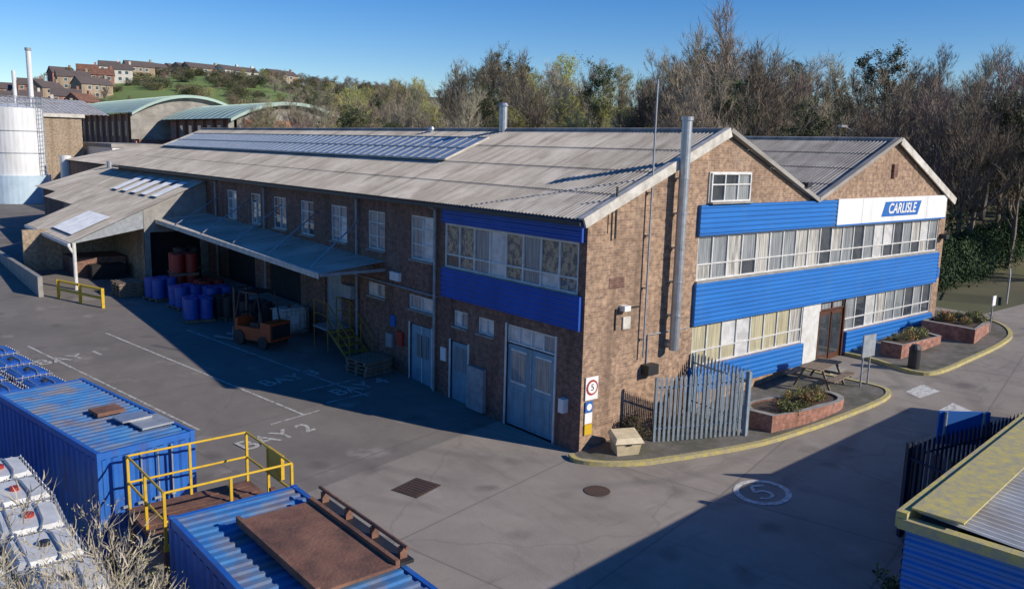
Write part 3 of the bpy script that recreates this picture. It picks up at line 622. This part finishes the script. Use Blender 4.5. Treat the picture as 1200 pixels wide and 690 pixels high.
for i in range(170):
    b=U(57,84); d=U(180,430); x,y=polar(b,d); s=U(1.2,2.6); inst('bush',random.choice(BM),(x,y,GH(x,y)-.4),U(0,6),(s*1.6,s,s*.8),hb)
for b,d,s in ((36.2,64,.98),(34.2,60,.80),(38.6,70,.9),(22,58,.68),(49.5,86,.82)):
    x,y=polar(b,d); inst('bare_tree',TALL,(x,y,GH(x,y)-.2),U(0,6),s)
HB=bush_mesh('hedge_mesh',['lf_hedge','lf_hedge','lf_gr'],2600,r=1.5,h=2.2,s=.12,twigs=0)
H=empty('hedge')
for i in range(60):
    x=26.0+i*.55; y=4.0+U(-.6,.8)+.05*i; inst('hedge_clump',HB,(x,y,GH(x,y)-.2),U(0,6),(.9,.9,U(1.2,1.35)),H)
# ---------------------------------------------------------------- front islands
def island(name,pts,kin,kk,h=.12,w=.16):
    e=empty(name); mb=MB(); n=len(pts)
    mb.poly([(x,y,G(x,y)+h-.02) for x,y in pts],kin,raw=True); mb.obj('surface',e)
    mb=MB(); L=[]
    for i,(x,y) in enumerate(pts):
        a=Vector(pts[i-1]);b=Vector(pts[(i+1)%n]); t=(b-a).normalized(); nn=Vector((t.y,-t.x)); L.append((Vector((x,y)),nn))
    for (p,a),(q,b) in zip(L,L[1:]+L[:1]):
        if p.y>-.05 and q.y>-.05: continue
        po=p+a*w;qo=q+b*w
        zp=G(*p)+h+.01;zq=G(*q)+h+.01
        mb.poly([(*p,zp),(*q,zq),(*qo,zq),(*po,zp)],kk,raw=True); mb.poly([(*po,zp),(*qo,zq),(*qo,zq-.3),(*po,zp-.3)],kk,raw=True)
    mb.obj('kerb',e); return e
def smooth(pts,n=6):
    out=[]
    for i in range(len(pts)-1):
        p0=Vector(pts[max(i-1,0)]);p1=Vector(pts[i]);p2=Vector(pts[i+1]);p3=Vector(pts[min(i+2,len(pts)-1)])
        for j in range(n):
            t=j/n; out.append(tuple(.5*((2*p1)+(p2-p0)*t+(2*p0-5*p1+4*p2-p3)*t*t+(3*p1-p0-3*p2+p3)*t**3)))
    return out+[tuple(pts[-1])]
i1=smooth([(-.2,0),(-.35,-.45),(.3,-1.15),(1.7,-1.85),(4.1,-2.8),(6,-3.15),(7.9,-3.35),(10.0,-3.45),(10.9,-3.2),(11.1,-2.6),(11.0,-1.2),(11,-.02)])
island('paved_verge',i1,'paving','kerb_y')
i2=smooth([(14.0,-.02),(14.0,-1.2),(13.6,-2.9),(14.2,-3.4),(16.5,-3.5),(19,-3.5),(20.9,-3.2),(22.3,-2.2),(22.8,-.6),(22.6,1.5),(22.3,3)])+[(21.6,3),(21.6,-.02)]
island('paved_verge',i2,'paving','kerb_y')
PB=[bush_mesh('shrub_a',['lf_gr','lf_ol'],500,s=.3),bush_mesh('shrub_b',['lf_ol','lf_yel','lf_gr'],400,s=.3),bush_mesh('shrub_c',['lf_gr','flower'],400,s=.3)]
def planter(name,pts,h,plants):
    e=empty(name); mb=MB(); n=len(pts); P=[Vector(p) for p in pts]; c=sum(P,Vector((0,0)))/n
    I=[p+(c-p).normalized()*.22 for p in P]
    zt=max(G(*p) for p in P)+h
    for i in range(n):
        j=(i+1)%n
        mb.poly([(*P[i],-.2),(*P[j],-.2),(*P[j],zt),(*P[i],zt)],'brick_far',raw=True)
        mb.poly([(*P[i],zt),(*P[j],zt),(*I[j],zt),(*I[i],zt)],'concrete',raw=True); mb.poly([(*I[i],zt),(*I[j],zt),(*I[j],zt-.2),(*I[i],zt-.2)],'brick_red_shade',raw=True)
    mb.poly([(*p,zt-.06) for p in I],'soil',raw=True)
    mb.obj('brick_surround',e)
    for k in range(plants):
        a=random.choice(I);b=c; q=a.lerp(b,U(.1,.9)); s=U(.1,.24); inst('shrub',PB[random.randrange(3)],(q.x,q.y,zt-.1),U(0,6),s,e)
planter('brick_planter',smooth([(5.1,-2.75),(6.5,-3.05),(8.0,-3.15),(8.7,-2.95),(8.95,-2.4),(8.6,-1.9),(7.4,-1.7),(5.6,-1.5),(5.0,-2.0)],4),.35,16)
planter('brick_planter',[(14.6,-1.9),(17.6,-2.0),(17.9,-1.2),(14.6,-1.1)],.4,10)
planter('brick_planter',[(18.4,-2.9),(20.6,-2.6),(21.6,-1.6),(21.5,-.6),(18.5,-.8)],.45,12)
def palisade(name,pts,h,k,step=.14,zb=.05,w=.07):
    mb=MB()
    for (a,b) in zip(pts,pts[1:]):
        a=Vector(a);b=Vector(b);d=(b-a);l=d.length;d.normalize();nn=Vector((d.y,-d.x)); mb.frame((a.x,a.y,0),(d.x,d.y,0),(nn.x,nn.y,0))
        n=int(l/step)
        for i in range(n+1):
            u=min(i*step,l); q=a+d*u; z=G(*q)+zb
            mb.box(u-w/2,u+w/2,.0,.02,z,z+h-.1,k)
            mb.poly([(u-w/2,.01,z+h-.1),(u+w/2,.01,z+h-.1),(u,.01,z+h)],k)
        za=G(*a)+zb;zb_=G(*b)+zb
        for f in (.2,.82): mb.path([(0,-.03,za+h*f),(l,-.03,zb_+h*f)],.028,k)
        for u,z in ((0,za),(l,zb_)): mb.box(u-.04,u+.04,-.09,-.01,z-.2,z+h*.97,k)
    return mb.obj(name)
palisade('palisade_fence',[(2.1,-.9),(4.45,-2.35),(4.75,-.1)],1.95,'pal',zb=.12)
palisade('palisade_fence',[(1.6,-9.9),(2.2,-8.0),(4.6,-8.7),(8,-9.4)],2.2,'navy')
palisade('palisade_fence',[(-12.45,-8),(-12.4,-1.6)],2.0,'black',step=.3,w=.03)
mb=MB(); z=G(1.0,-.8)+.1
mb.v+= [Vector(p) for p in ((-.36,-.26,0),(.36,-.26,0),(.36,.26,0),(-.36,.26,0),(-.45,-.33,.5),(.45,-.33,.5),(.45,.33,.62),(-.45,.33,.62))]
for f in ((0,1,5,4),(1,2,6,5),(2,3,7,6),(3,0,4,7),(0,3,2,1)): mb.f.append(f); mb.m.append(mb.mi('cream'))
i=len(mb.v); mb.v+=[Vector(p) for p in ((-.5,-.4,.46),(.5,-.4,.46),(.5,.38,.62),(-.5,.38,.62),(-.42,-.3,.62),(.42,-.3,.62),(.42,.3,.76),(-.42,.3,.76))]
for f in ((0,1,5,4),(1,2,6,5),(2,3,7,6),(3,0,4,7),(4,5,6,7),(0,3,2,1)): mb.f.append(tuple(i+a for a in f)); mb.m.append(mb.mi('cream'))
mb.box(-.08,.08,-.36,-.32,.38,.5,'black')
mb.obj('grit_bin',None,(.95,-.85,z),math.radians(-25)).scale=(.85,.85,.85)
inst('dry_shrub',BM[1],(1.9,-.5,.1),0,(.3,.3,.4)); inst('dry_shrub',BM[1],(3.2,-.6,.15),1,(.35,.3,.3))
mb=MB()
for i in range(5): mb.box(-.9,.9,-.37+i*.15,-.24+i*.15,.72,.76,'wood')
for s in (-1,1):
    for j in (0,1): mb.box(-.9,.9,s*.72-.14+j*.15,s*.72-.01+j*.15,.43,.47,'wood')
    mb.box(s*.6-.03,s*.6+.03,-.85,.85,.36,.43,'wood')
    for t in (-1,1):
        mb.cyl((s*.6+.05,t*.28,.72),(s*.6+.05,t*.62,0),.045,'wood',n=4)
mb.obj('picnic_table',None,(9.8,-1.45,G(9.8,-1.4)+.11),math.radians(8))
mb=MB(); mb.box(-.35,.35,-.02,.02,1.0,1.75,'steel_paint'); mb.cyl((-.2,.05,-.1),(-.2,.05,1.7),.03,'steel_paint'); mb.cyl((.2,.05,-.1),(.2,.05,1.7),.03,'steel_paint'); mb.obj('sign_board',None,(10.9,-2.5,G(11,-2.4)+.1),math.radians(-5))
mb=MB(); mb.cyl((0,0,-.1),(0,0,1.5),.03,'steel_paint'); mb.box(-.15,.15,-.05,-.02,1.1,1.5,'signw'); mb.obj('post_sign',None,(20.6,-2.6,G(20.6,-2)+.1),0)
mb=MB(); mb.cyl((0,0,0),(0,0,.7),.2,'black',n=14); mb.cyl((0,0,.7),(0,0,.85),.22,'black',r1=.12,n=14); mb.obj('litter_bin',None,(13.9,-2.7,G(14,-2)+.1))
# markings
MK=empty('road_markings')
def flat(pts,k,off=.026): 
    mb=MB(); mb.poly([(x,y,G(x,y)+off) for x,y in pts],k,raw=True); mb.obj('marking',MK)
def line(a,b,w=.09):
    a=Vector(a);b=Vector(b);d=(b-a); n=Vector((-d.y,d.x)).normalized()*w/2; m=max(1,int(d.length/1.0)); mb=MB()
    for i in range(m):
        p=a+d*(i/m);q=a+d*((i+1)/m)
        mb.poly([(*(p-n),G(*p)+.028),(*(q-n),G(*q)+.028),(*(q+n),G(*q)+.028),(*(p+n),G(*p)+.028)],'paint_w',raw=True)
    mb.obj('line',MK)
bd=Vector((-.2,.98)); bx=Vector((.98,.2))
o=Vector((-4.8,7.1))
line(o,o+bd*12.5); line(o+bx*2.6,o+bx*2.6+bd*11); line(o-bx*2.9+bd*1,o-bx*2.9+bd*12.5)
line(o-bx*1.2,o+bx*.6)
line(o+bx*1.2+bd*.4,o+bx*2.9+bd*.2); line(o+bx*1.3+bd*1.8,o+bx*3.4+bd*1.6)
rz=math.radians(12)
def slopetext(s,size,x,y):
    text('lettering',s,size,(x,y,G(x,y)+.03),(math.atan(.045) if y>4 else 0,0,rz),'paint_w',MK,ext=.001,bold=.01)
slopetext('BAY 2',.95,-6.2,5.9); slopetext('BAY 3',.9,-3.6,10.6); slopetext('BAY 4',.9,-2.0,8.6); slopetext('BAY 1',.9,-9.2,16.5)
mb=MB(); n=40; cx,cy=1.8,-4.7
for i in range(n):
    a=2*math.pi*i/n;b=2*math.pi*(i+1)/n
    mb.poly([(cx+r*math.cos(t),cy+r*math.sin(t),G(cx+r*math.cos(t),0)+.03) for r,t in ((.56,a),(.7,a),(.7,b),(.56,b))],'paint',raw=True)
mb.obj('roundel',MK)
# painted numeral 5 built from straight strokes and an arc, lying on the sloped road
mb=MB(); an=math.radians(-35); ca,sa=math.cos(an),math.sin(an)
def np_(u,v): X_=cx+u*ca-v*sa; Y_=cy+u*sa+v*ca; return (X_,Y_,G(X_,Y_)+.031)
def stroke(a,b,w=.045):
    a=Vector(a);b=Vector(b);n_=Vector((-(b-a).y,(b-a).x)).normalized()*w
    mb.poly([np_(*(a-n_)),np_(*(b-n_)),np_(*(b+n_)),np_(*(a+n_))],'paint',raw=True)
stroke((-.16,.36),(.18,.36)); stroke((-.16,.318),(-.19,.0))
ar=[(-.19+.0,.0)]+[(-.02+.21*math.cos(math.radians(t)),-.14+.21*math.sin(math.radians(t))) for t in range(110,-150,-20)]
for a_,b_ in zip(ar,ar[1:]): stroke(a_,b_)
mb.obj('numeral',MK)
flat([(11.2,-4.2),(12.3,-4.35),(12.6,-3.65),(11.5,-3.6)],'paint'); flat([(10.0,-5.9),(11.1,-6.0),(11.5,-5.1),(10.4,-5.1)],'paint')
mb=MB(); mb.box(-.48,.48,-.4,.4,0,.012,'iron'); 
for i in range(7): mb.box(-.42+i*.125,-.36+i*.125,-.34,.34,.012,.02,'iron')
mb.obj('manhole_cover',None,(-4.9,.7,.025),.3)
mb=MB(); mb.cyl((0,0,0),(0,0,.012),.33,'iron',n=24); mb.obj('manhole_cover',None,(-1.4,-2.1,.024))
# ---------------------------------------------------------------- yard objects
def container(name,loc,rot,w,l,h):
    e=empty(name,loc,rot); mb=MB()
    mb.corr((0,.1,.15),(0,l-.2,0),(0,0,h-.3),(1,0,0),.28,-.035,'cont',trap=True)
    mb.corr((-w,.1,.15),(0,l-.2,0),(0,0,h-.3),(-1,0,0),.28,-.035,'cont',trap=True)
    mb.corr((-w+.08,0,.15),(w-.16,0,0),(0,0,h-.3),(0,-1,0),.25,-.03,'cont',trap=True)
    mb.corr((-w+.08,l,.15),(w-.16,0,0),(0,0,h-.3),(0,1,0),.25,-.03,'cont',trap=True)
    mb.corr((-w+.06,.06,h-.04),(0,l-.12,0),(w-.12,0,0),(0,0,1),.22,.025,'cont_roof',trap=True)
    for x in (-w,-.1):
        for y in (0,l-.1): mb.box(x,x+.1,y,y+.1,0,h+.01,'cont')
        mb.box(x+.01,x+.09,.1,l-.1,h-.14,h,'cont'); mb.box(x+.01,x+.09,.1,l-.1,0,.15,'cont')
    for y in (.01,l-.09):
        mb.box(-w+.1,-.1,y,y+.08,h-.14,h-.005,'cont'); mb.box(-w+.1,-.1,y,y+.08,0,.15,'cont')
    for x in (-.55,-.85,-w+.55,-w+.85):
        mb.cyl((x,-.05,.15),(x,-.05,h-.15),.02,'steel_paint',n=6); mb.box(x-.12,x+.04,-.08,-.04,.95,1.0,'steel_paint')
    mb.obj('shell',e); return e
c1=container('shipping_container',(-9.9,1.75,.02),math.radians(9),2.05,5.7,2.2)
mb=MB(); mb.box(-1.1,-.5,2.2,2.7,2.22,2.3,'rust'); mb.box(-.8,-.1,.7,1.5,2.22,2.26,'steel_paint'); mb.box(-.95,-.3,1.3,1.8,2.261,2.30,'steel'); mb.obj('roof_debris',c1)
c2=container('shipping_container',(-9.65,-8.7,.02),0,2.2,6.05,2.4)
e=empty('rusty_steel_tray'); mb=MB()
z=2.5; mb.box(-11.15,-9.85,-6.4,-3.7,z,z+.05,'rust')
for a in ((-11.15,-11.08,-6.4,-3.7),(-9.92,-9.85,-6.4,-3.7)): mb.box(*a,z+.05,z+.12,'rust')
mb.box(-9.78,-9.55,-6.3,-3.6,z-.05,z+.0,'black'); 
for y in (-6.2,-5.4,-4.6,-3.8): mb.box(-9.72,-9.6,y,y+.06,z,z+.18,'rust')
mb.cyl((-9.66,-6.3,z+.2),(-9.66,-3.6,z+.2),.03,'rust')
mb.obj('tray',e)
e=empty('yellow_railed_platform'); mb=MB()
x0,x1,y0,y1,dz=-11.5,-9.0,-1.2,1.1,1.1
mb.box(x0,x1,y0,y1,dz-.1,dz,'rust')
for x in (x0,x1-.1):
    for y in (y0,y1-.1): mb.box(x,x+.1,y,y+.1,0,dz-.1,'rust')
for i in range(6): mb.box(x0+.1,x1-.1,y0+.15+i*.36,y0+.2+i*.36,dz,dz+.015,'rust')
mb.box(x0,x1,y0-.0,y0+.05,dz,dz+.12,'yellow')
P=[(x0+.04,y0+.04),(x1-.04,y0+.04),(x1-.04,y1-.04),(x0+.04,y1-.04)]
for i,(a,b) in enumerate(zip(P,P[1:]+P[:1])):
    for t in (0,.5): 
        q=(a[0]+(b[0]-a[0])*t,a[1]+(b[1]-a[1])*t); mb.box(q[0]-.025,q[0]+.025,q[1]-.025,q[1]+.025,dz,dz+1.1,'yellow')
    for hh in (.55,1.1): mb.cyl((*a,dz+hh),(*b,dz+hh),.024,'yellow')
mb.box(x1-.05,x1+.02,-.7,.0,dz+.6,dz+1.1,'yellow'); mb.box(x1-.4,x1-.3,-1,-.9,dz,dz+.6,'rust')
mb.obj('platform_frame',e)
def ibc_mesh(cap='red',bott='plastic'):
    mb=MB(); 
    for y in (-.45,0,.45): mb.box(-.58,.58,y-.05,y+.05,0,.1,'wood')
    mb.box(-.6,.6,-.5,.5,.1,.14,'steel_paint')
    x,y,b=.55,.45,.08
    ring=[(-x+b,-y),(x-b,-y),(x,-y+b),(x,y-b),(x-b,y),(-x+b,y),(-x,y-b),(-x,-y+b)]
    lv=[(.15,.96),(.2,1),(.98,1),(1.06,.88)]
    i=len(mb.v)
    for z,s in lv: mb.v+=[Vector((p[0]*s,p[1]*s,z)) for p in ring]
    for l in range(3):
        for j in range(8): mb.f.append((i+l*8+j,i+l*8+(j+1)%8,i+l*8+8+(j+1)%8,i+l*8+8+j)); mb.m.append(mb.mi(bott))
    mb.f.append(tuple(i+24+j for j in range(8))); mb.m.append(mb.mi(bott))
    mb.cyl((0,0,1.06),(0,0,1.12),.085,cap,n=14)
    for z in (.25,.5,.75,1.0): mb.path([(-.59,-.49,z),(.59,-.49,z),(.59,.49,z),(-.59,.49,z),(-.59,-.49,z)],.014,'steel',n=4)
    for k in range(7):
        t=-.59+k*1.18/6; 
        for yy in (-.49,.49): mb.cyl((t,yy,.14),(t,yy,1.04),.012,'steel',n=4)
    for k in range(1,6):
        t=-.49+k*.98/6
        for xx in (-.59,.59): mb.cyl((xx,t,.14),(xx,t,1.04),.012,'steel',n=4)
    mb.path([(-.59,-.1,1.05),(-.3,-.16,1.09),(.3,-.16,1.09),(.59,-.1,1.05)],.02,'steel'); mb.path([(-.59,.3,1.05),(.59,.3,1.09)],.02,'steel')
    mb.box(-.25,.15,-.515,-.5,.45,.8,'signw')
    return mb.mesh('ibc_tank_mesh')
IB=ibc_mesh(); IB2=ibc_mesh('black','drumb'); IB3=ibc_mesh('black','plastic')
for ix in range(3):
    for iy in range(6):
        for lv in (0,1):
            if lv==1 and (ix,iy) in ((0,5),): continue
            inst('ibc_tank',IB if R()<.75 else IB3,(-13.5-ix*1.12+U(-.05,.05),-3.4+iy*1.28+U(-.06,.06),.02+lv*1.13),math.pi/2+U(-.07,.07))
inst('ibc_tank',IB,(-1.0,16.2,G(-1,16.2)+.02),.1)
def drum_mesh(k):
    mb=MB(); 
    for (z0,z1,r0,r1) in ((0,.02,.27,.29),(.02,.29,.285,.285),(.29,.31,.3,.3),(.31,.58,.285,.285),(.58,.6,.3,.3),(.6,.84,.285,.285),(.84,.88,.3,.3)): mb.cyl((0,0,z0),(0,0,z1),r0,k,r1=r1,n=18)
    mb.cyl((.14,.1,.86),(.14,.1,.9),.04,'black',n=8); mb.cyl((-.14,-.1,.86),(-.14,-.1,.89),.03,'steel',n=8)
    return mb.mesh('drum_mesh')
DB=drum_mesh('drumb'); DR=drum_mesh('red'); DK=drum_mesh('black')
mb=MB()
for y in (-.5,0,.5): mb.box(-.6,.6,y-.05,y+.05,0,.1,'wood')
for i in range(7): mb.box(-.6+i*.18,-.48+i*.18,-.6,.6,.1,.13,'wood')
PM=mb.mesh('pallet_mesh')
def pallet(x,y,dm,rot=0,stack=1,zz=None):
    e=empty('drum_pallet',(x,y,(G(x,y) if zz is None else zz)+.02),rot)
    for s in range(stack):
        inst('pallet',PM,(0,0,s*1.02),0,1,e)
        for a in (-.3,.3):
            for b in (-.3,.3): inst('drum',dm,(a,b,.13+s*1.02),U(0,6),1,e)
for x,y,m,s in ((-3.5,19.8,DB,1),(-2.2,19.6,DK,1),(-2.0,21.6,DB,1),(-3.2,22.3,DB,1),(-1.8,23.2,DR,1),(-2.4,24.8,DR,2),(-1.7,26.3,DK,2),(-1.7,18.0,DK,1),(-3.6,24.4,DB,1)): pallet(x,y,m,U(-.3,.3),s)
for i,(x,y,n_) in enumerate(((-4.6,25.9,5),(-.9,9.9,4))):
    e=empty('pallet_stack',(x,y,G(x,y)+.02),U(-.2,.2))
    for s in range(n_): inst('pallet',PM,(U(-.03,.03),U(-.03,.03),s*.135),U(-.05,.05),1,e)
for ix in range(4):
    for iy in range(5): inst('ibc_tank',IB2,(-10.9-ix*1.15-iy*.2,9.4+iy*1.35,G(-11,9.4+iy*1.35)+.02),math.pi/2+.15)
e=empty('forklift_truck',(-2.85,15.3,G(-2.8,15.3)+.02),math.radians(20)); mb=MB()
mb.box(-.5,.5,-1.1,.6,.25,.75,'orange'); mb.box(-.52,.52,-1.35,-.8,.3,1.0,'orange'); mb.box(-.45,.45,-1.4,-1.34,.4,.9,'black'); mb.box(-.3,.3,-.5,-.05,.75,.9,'black'); mb.box(-.3,.3,-.6,-.5,.9,1.35,'black')
mb.box(-.45,.45,.5,.62,.75,1.05,'orange')
for x in (-.48,.42):
    mb.cyl((x+.03,-.85,1.0),(x+.03,-.6,2.1),.035,'black'); mb.cyl((x+.03,.6,1.0),(x+.03,.3,2.1),.035,'black')
for i in range(7): mb.box(-.47,.47,-.62+i*.15,-.58+i*.15,2.08,2.12,'black')
for x in (-.48,.44): mb.box(x,x+.04,-.62,.32,2.06,2.12,'black')
for x in (-.35,.27): mb.box(x,x+.08,.72,.84,.1,2.2,'black'); mb.box(x-.02,x+.09,.86,1.95,.08,.12,'steel_paint'); mb.box(x-.02,x+.09,.84,.88,.08,.6,'steel_paint')
for z in (.3,1.1,2.1): mb.box(-.3,.3,.74,.82,z,z+.07,'black')
for x in (-.56,.38):
    mb.cyl((x,.35,.3),(x+.18,.35,.3),.3,'black',n=18); mb.cyl((x,-.95,.24),(x+.18,-.95,.24),.24,'black',n=18)
mb.cyl((0,.25,.9),(0,.1,1.15),.02,'black'); mb.cyl((0,.09,1.14),(0,.07,1.17),.15,'black',n=14)
mb.obj('truck_body',e)
e=empty('access_stairs'); mb=MB(*LF); zt=1.35; zb=G(-.7,11)
mb.box(12.7,13.9,.1,1.1,zt-.08,zt,'steel_paint')
for i in range(5): mb.box(11.0+i*.34,11.3+i*.34,.15,1.05,zb+.2*(i+1)-.05,zb+.2*(i+1),'yellow_d')
for n_ in (.12,1.08):
    mb.path([(11.0,n_,zb+.1),(12.7,n_,zt)],.045,'yellow_d'); mb.path([(11.0,n_,zb+1.0),(12.7,n_,zt+1.0),(13.8,n_,zt+1.0)],.025,'yellow_d'); mb.path([(11.0,n_,zb+.6),(12.7,n_,zt+.5),(13.8,n_,zt+.5)],.02,'yellow_d')
    for y in (11.0,11.85): mb.cyl((y,n_,zb+(y-11)*.6),(y,n_,zb+1+(y-11)*.55),.025,'yellow_d')
    for y in (12.7,13.8): mb.cyl((y,n_,zb-.2),(y,n_,zt+1),.025,'yellow_d')
mb.obj('stair_frame',e)
e=empty('yellow_barrier'); mb=MB(); a=Vector((-7.5,26.4));b=Vector((-6.3,23.7))
for t in (0,.5,1): q=a.lerp(b,t); z=G(*q); mb.box(q.x-.06,q.x+.06,q.y-.06,q.y+.06,z,z+.9,'yellow')
for h in (.45,.85): mb.cyl((*a,G(*a)+h),(*b,G(*b)+h),.06,'yellow')
mb.obj('barrier_frame',e)
# ---------------------------------------------------------------- bottom right building
e=empty('clad_outbuilding',(-3.5,-10.55,0),math.radians(6)); mb=MB(); h=3.05
L_,Wd=16,9
mb.corr((0,0,1.9),(0,0,h-2.05),(0,-Wd,0),(-1,0,0),.16,.03,'blue',trap=True)
mb.corr((0,0,1.9),(0,0,h-2.05),(L_,0,0),(0,1,0),.16,.03,'blue',trap=True)
mb.box(.02,L_,-Wd,-.02,-.2,1.95,'brick')
mb.corr((.1,-.1,h+.05),(L_,0,0),(0,-Wd,-.5),(0,0,1),.17,.05,'roof3',rows=3)
mb.box(-.12,.06,-Wd,.1,h-.16,h+.0,'kerb_y'); 
mb.box(-.1,L_,-.02,.14,h-.14,h+.1,'kerb_y'); mb.box(.06,L_,-.75,-.02,h+.12,h+.15,'kerb_y')
mb.obj('outbuilding_body',e)
mb=MB(); mb.box(-.03,.03,-.6,.6,1.5,2.3,'signb'); mb.cyl((-.05,-.45,0),(-.05,-.45,2.3),.04,'steel_paint'); mb.cyl((-.05,.45,0),(-.05,.45,2.3),.04,'steel_paint'); mb.obj('sign_board',None,(4.6,-8.1,G(4.6,0)),math.radians(50))
xs=[-4.0+i for i in range(14)]; ys=[-10.6,-9.6,-8.9]
sheet('grass_verge',xs,ys,lambda x,y:G(x,y)+.05,'grass')
for i in range(14): x=U(-3.5,3); y=U(-10.2,-9.1); s=U(.12,.3); inst('weeds',PB[i%2],(x,y,G(x,y)),U(0,6),s)
NS=[tree_mesh('shrub_twigs_a',4.2,'tw_pale','tw_pale',None,0,spread=.8,tw=.014,c=(12,5,3,3),first=.08,base_r=.010),tree_mesh('shrub_twigs_b',4.2,'tw_pale','tw_pale','lf_ol',1,spread=.9,tw=.014,c=(12,5,3,3),first=.08,leafs=.035,base_r=.010)]
for i,(x,y,s) in enumerate(((-14.6,-6.2,1.12),(-13.7,-4.9,.95),(-15.3,-5.4,1.15),(-13.2,-6.4,.85),(-14.3,-7.6,1.1))):
    inst('bare_shrub',NS[i%2],(x,y,0),U(0,6),(s,s,s))
for x,y,hh in ((58,26,9),(75,20,9),(36,12.6,8)):
    mb=MB(); mb.cyl((0,0,0),(0,0,hh),.09,'steel_paint',r1=.05); mb.path([(0,0,hh),(-.9,0,hh+.2)],.04,'steel_paint'); mb.box(-1.5,-.8,-.14,.14,hh+.14,hh+.28,'steel'); mb.obj('street_lamp',None,(x,y,GH(x,y)))
mb=MB()
for i in range(12): mb.cyl((i*.25,0,.1),(i*.25,0,1.5),.025,'white')
for z in (.15,1.45): mb.cyl((0,0,z),(2.8,0,z),.03,'white')
mb.obj('site_gate',None,(27.5,-.7,G(28,0)),math.radians(20))
# ---------------------------------------------------------------- light & camera
sd=Vector((.45,-.89,0)).normalized(); el=math.radians(27); S=Vector((sd.x*math.cos(el),sd.y*math.cos(el),math.sin(el)))
ld=bpy.data.lights.new('sun','SUN'); ld.energy=5; ld.angle=math.radians(.5); ld.color=(1,.91,.79)
lo=bpy.data.objects.new('sun',ld); COL.objects.link(lo); lo.rotation_euler=(-S).to_track_quat('-Z','Y').to_euler(); lo.location=(0,-40,40)
w=bpy.data.worlds.new('World'); sc.world=w; w.use_nodes=True; nt=w.node_tree
sk=nt.nodes.new('ShaderNodeTexSky'); sk.sky_type='NISHITA'; sk.sun_disc=False; sk.sun_elevation=el; sk.sun_rotation=math.atan2(S.x,S.y); sk.ozone_density=3.5; sk.air_density=1.0; sk.dust_density=.05; sk.altitude=600
hs=nt.nodes.new('ShaderNodeHueSaturation'); hs.inputs['Hue'].default_value=.515; hs.inputs['Saturation'].default_value=1.4; nt.links.new(sk.outputs[0],hs.inputs['Color'])
nt.links.new(hs.outputs[0],nt.nodes['Background'].inputs[0]); nt.nodes['Background'].inputs[1].default_value=.125
cd=bpy.data.cameras.new('Camera'); cam=bpy.data.objects.new('Camera',cd); COL.objects.link(cam); sc.camera=cam
cd.sensor_width=36; cd.lens=29.52; cd.clip_end=6000; cd.clip_start=.1
r=Vector((.770,-.6375,.0257)).normalized(); u=Vector((.0911,.1498,.9846)); u=(u-r*u.dot(r)).normalized(); bk=r.cross(u)
m=Matrix(((r.x,u.x,bk.x,-15.78),(r.y,u.y,bk.y,-15.81),(r.z,u.z,bk.z,8.4),(0,0,0,1))); cam.matrix_world=m
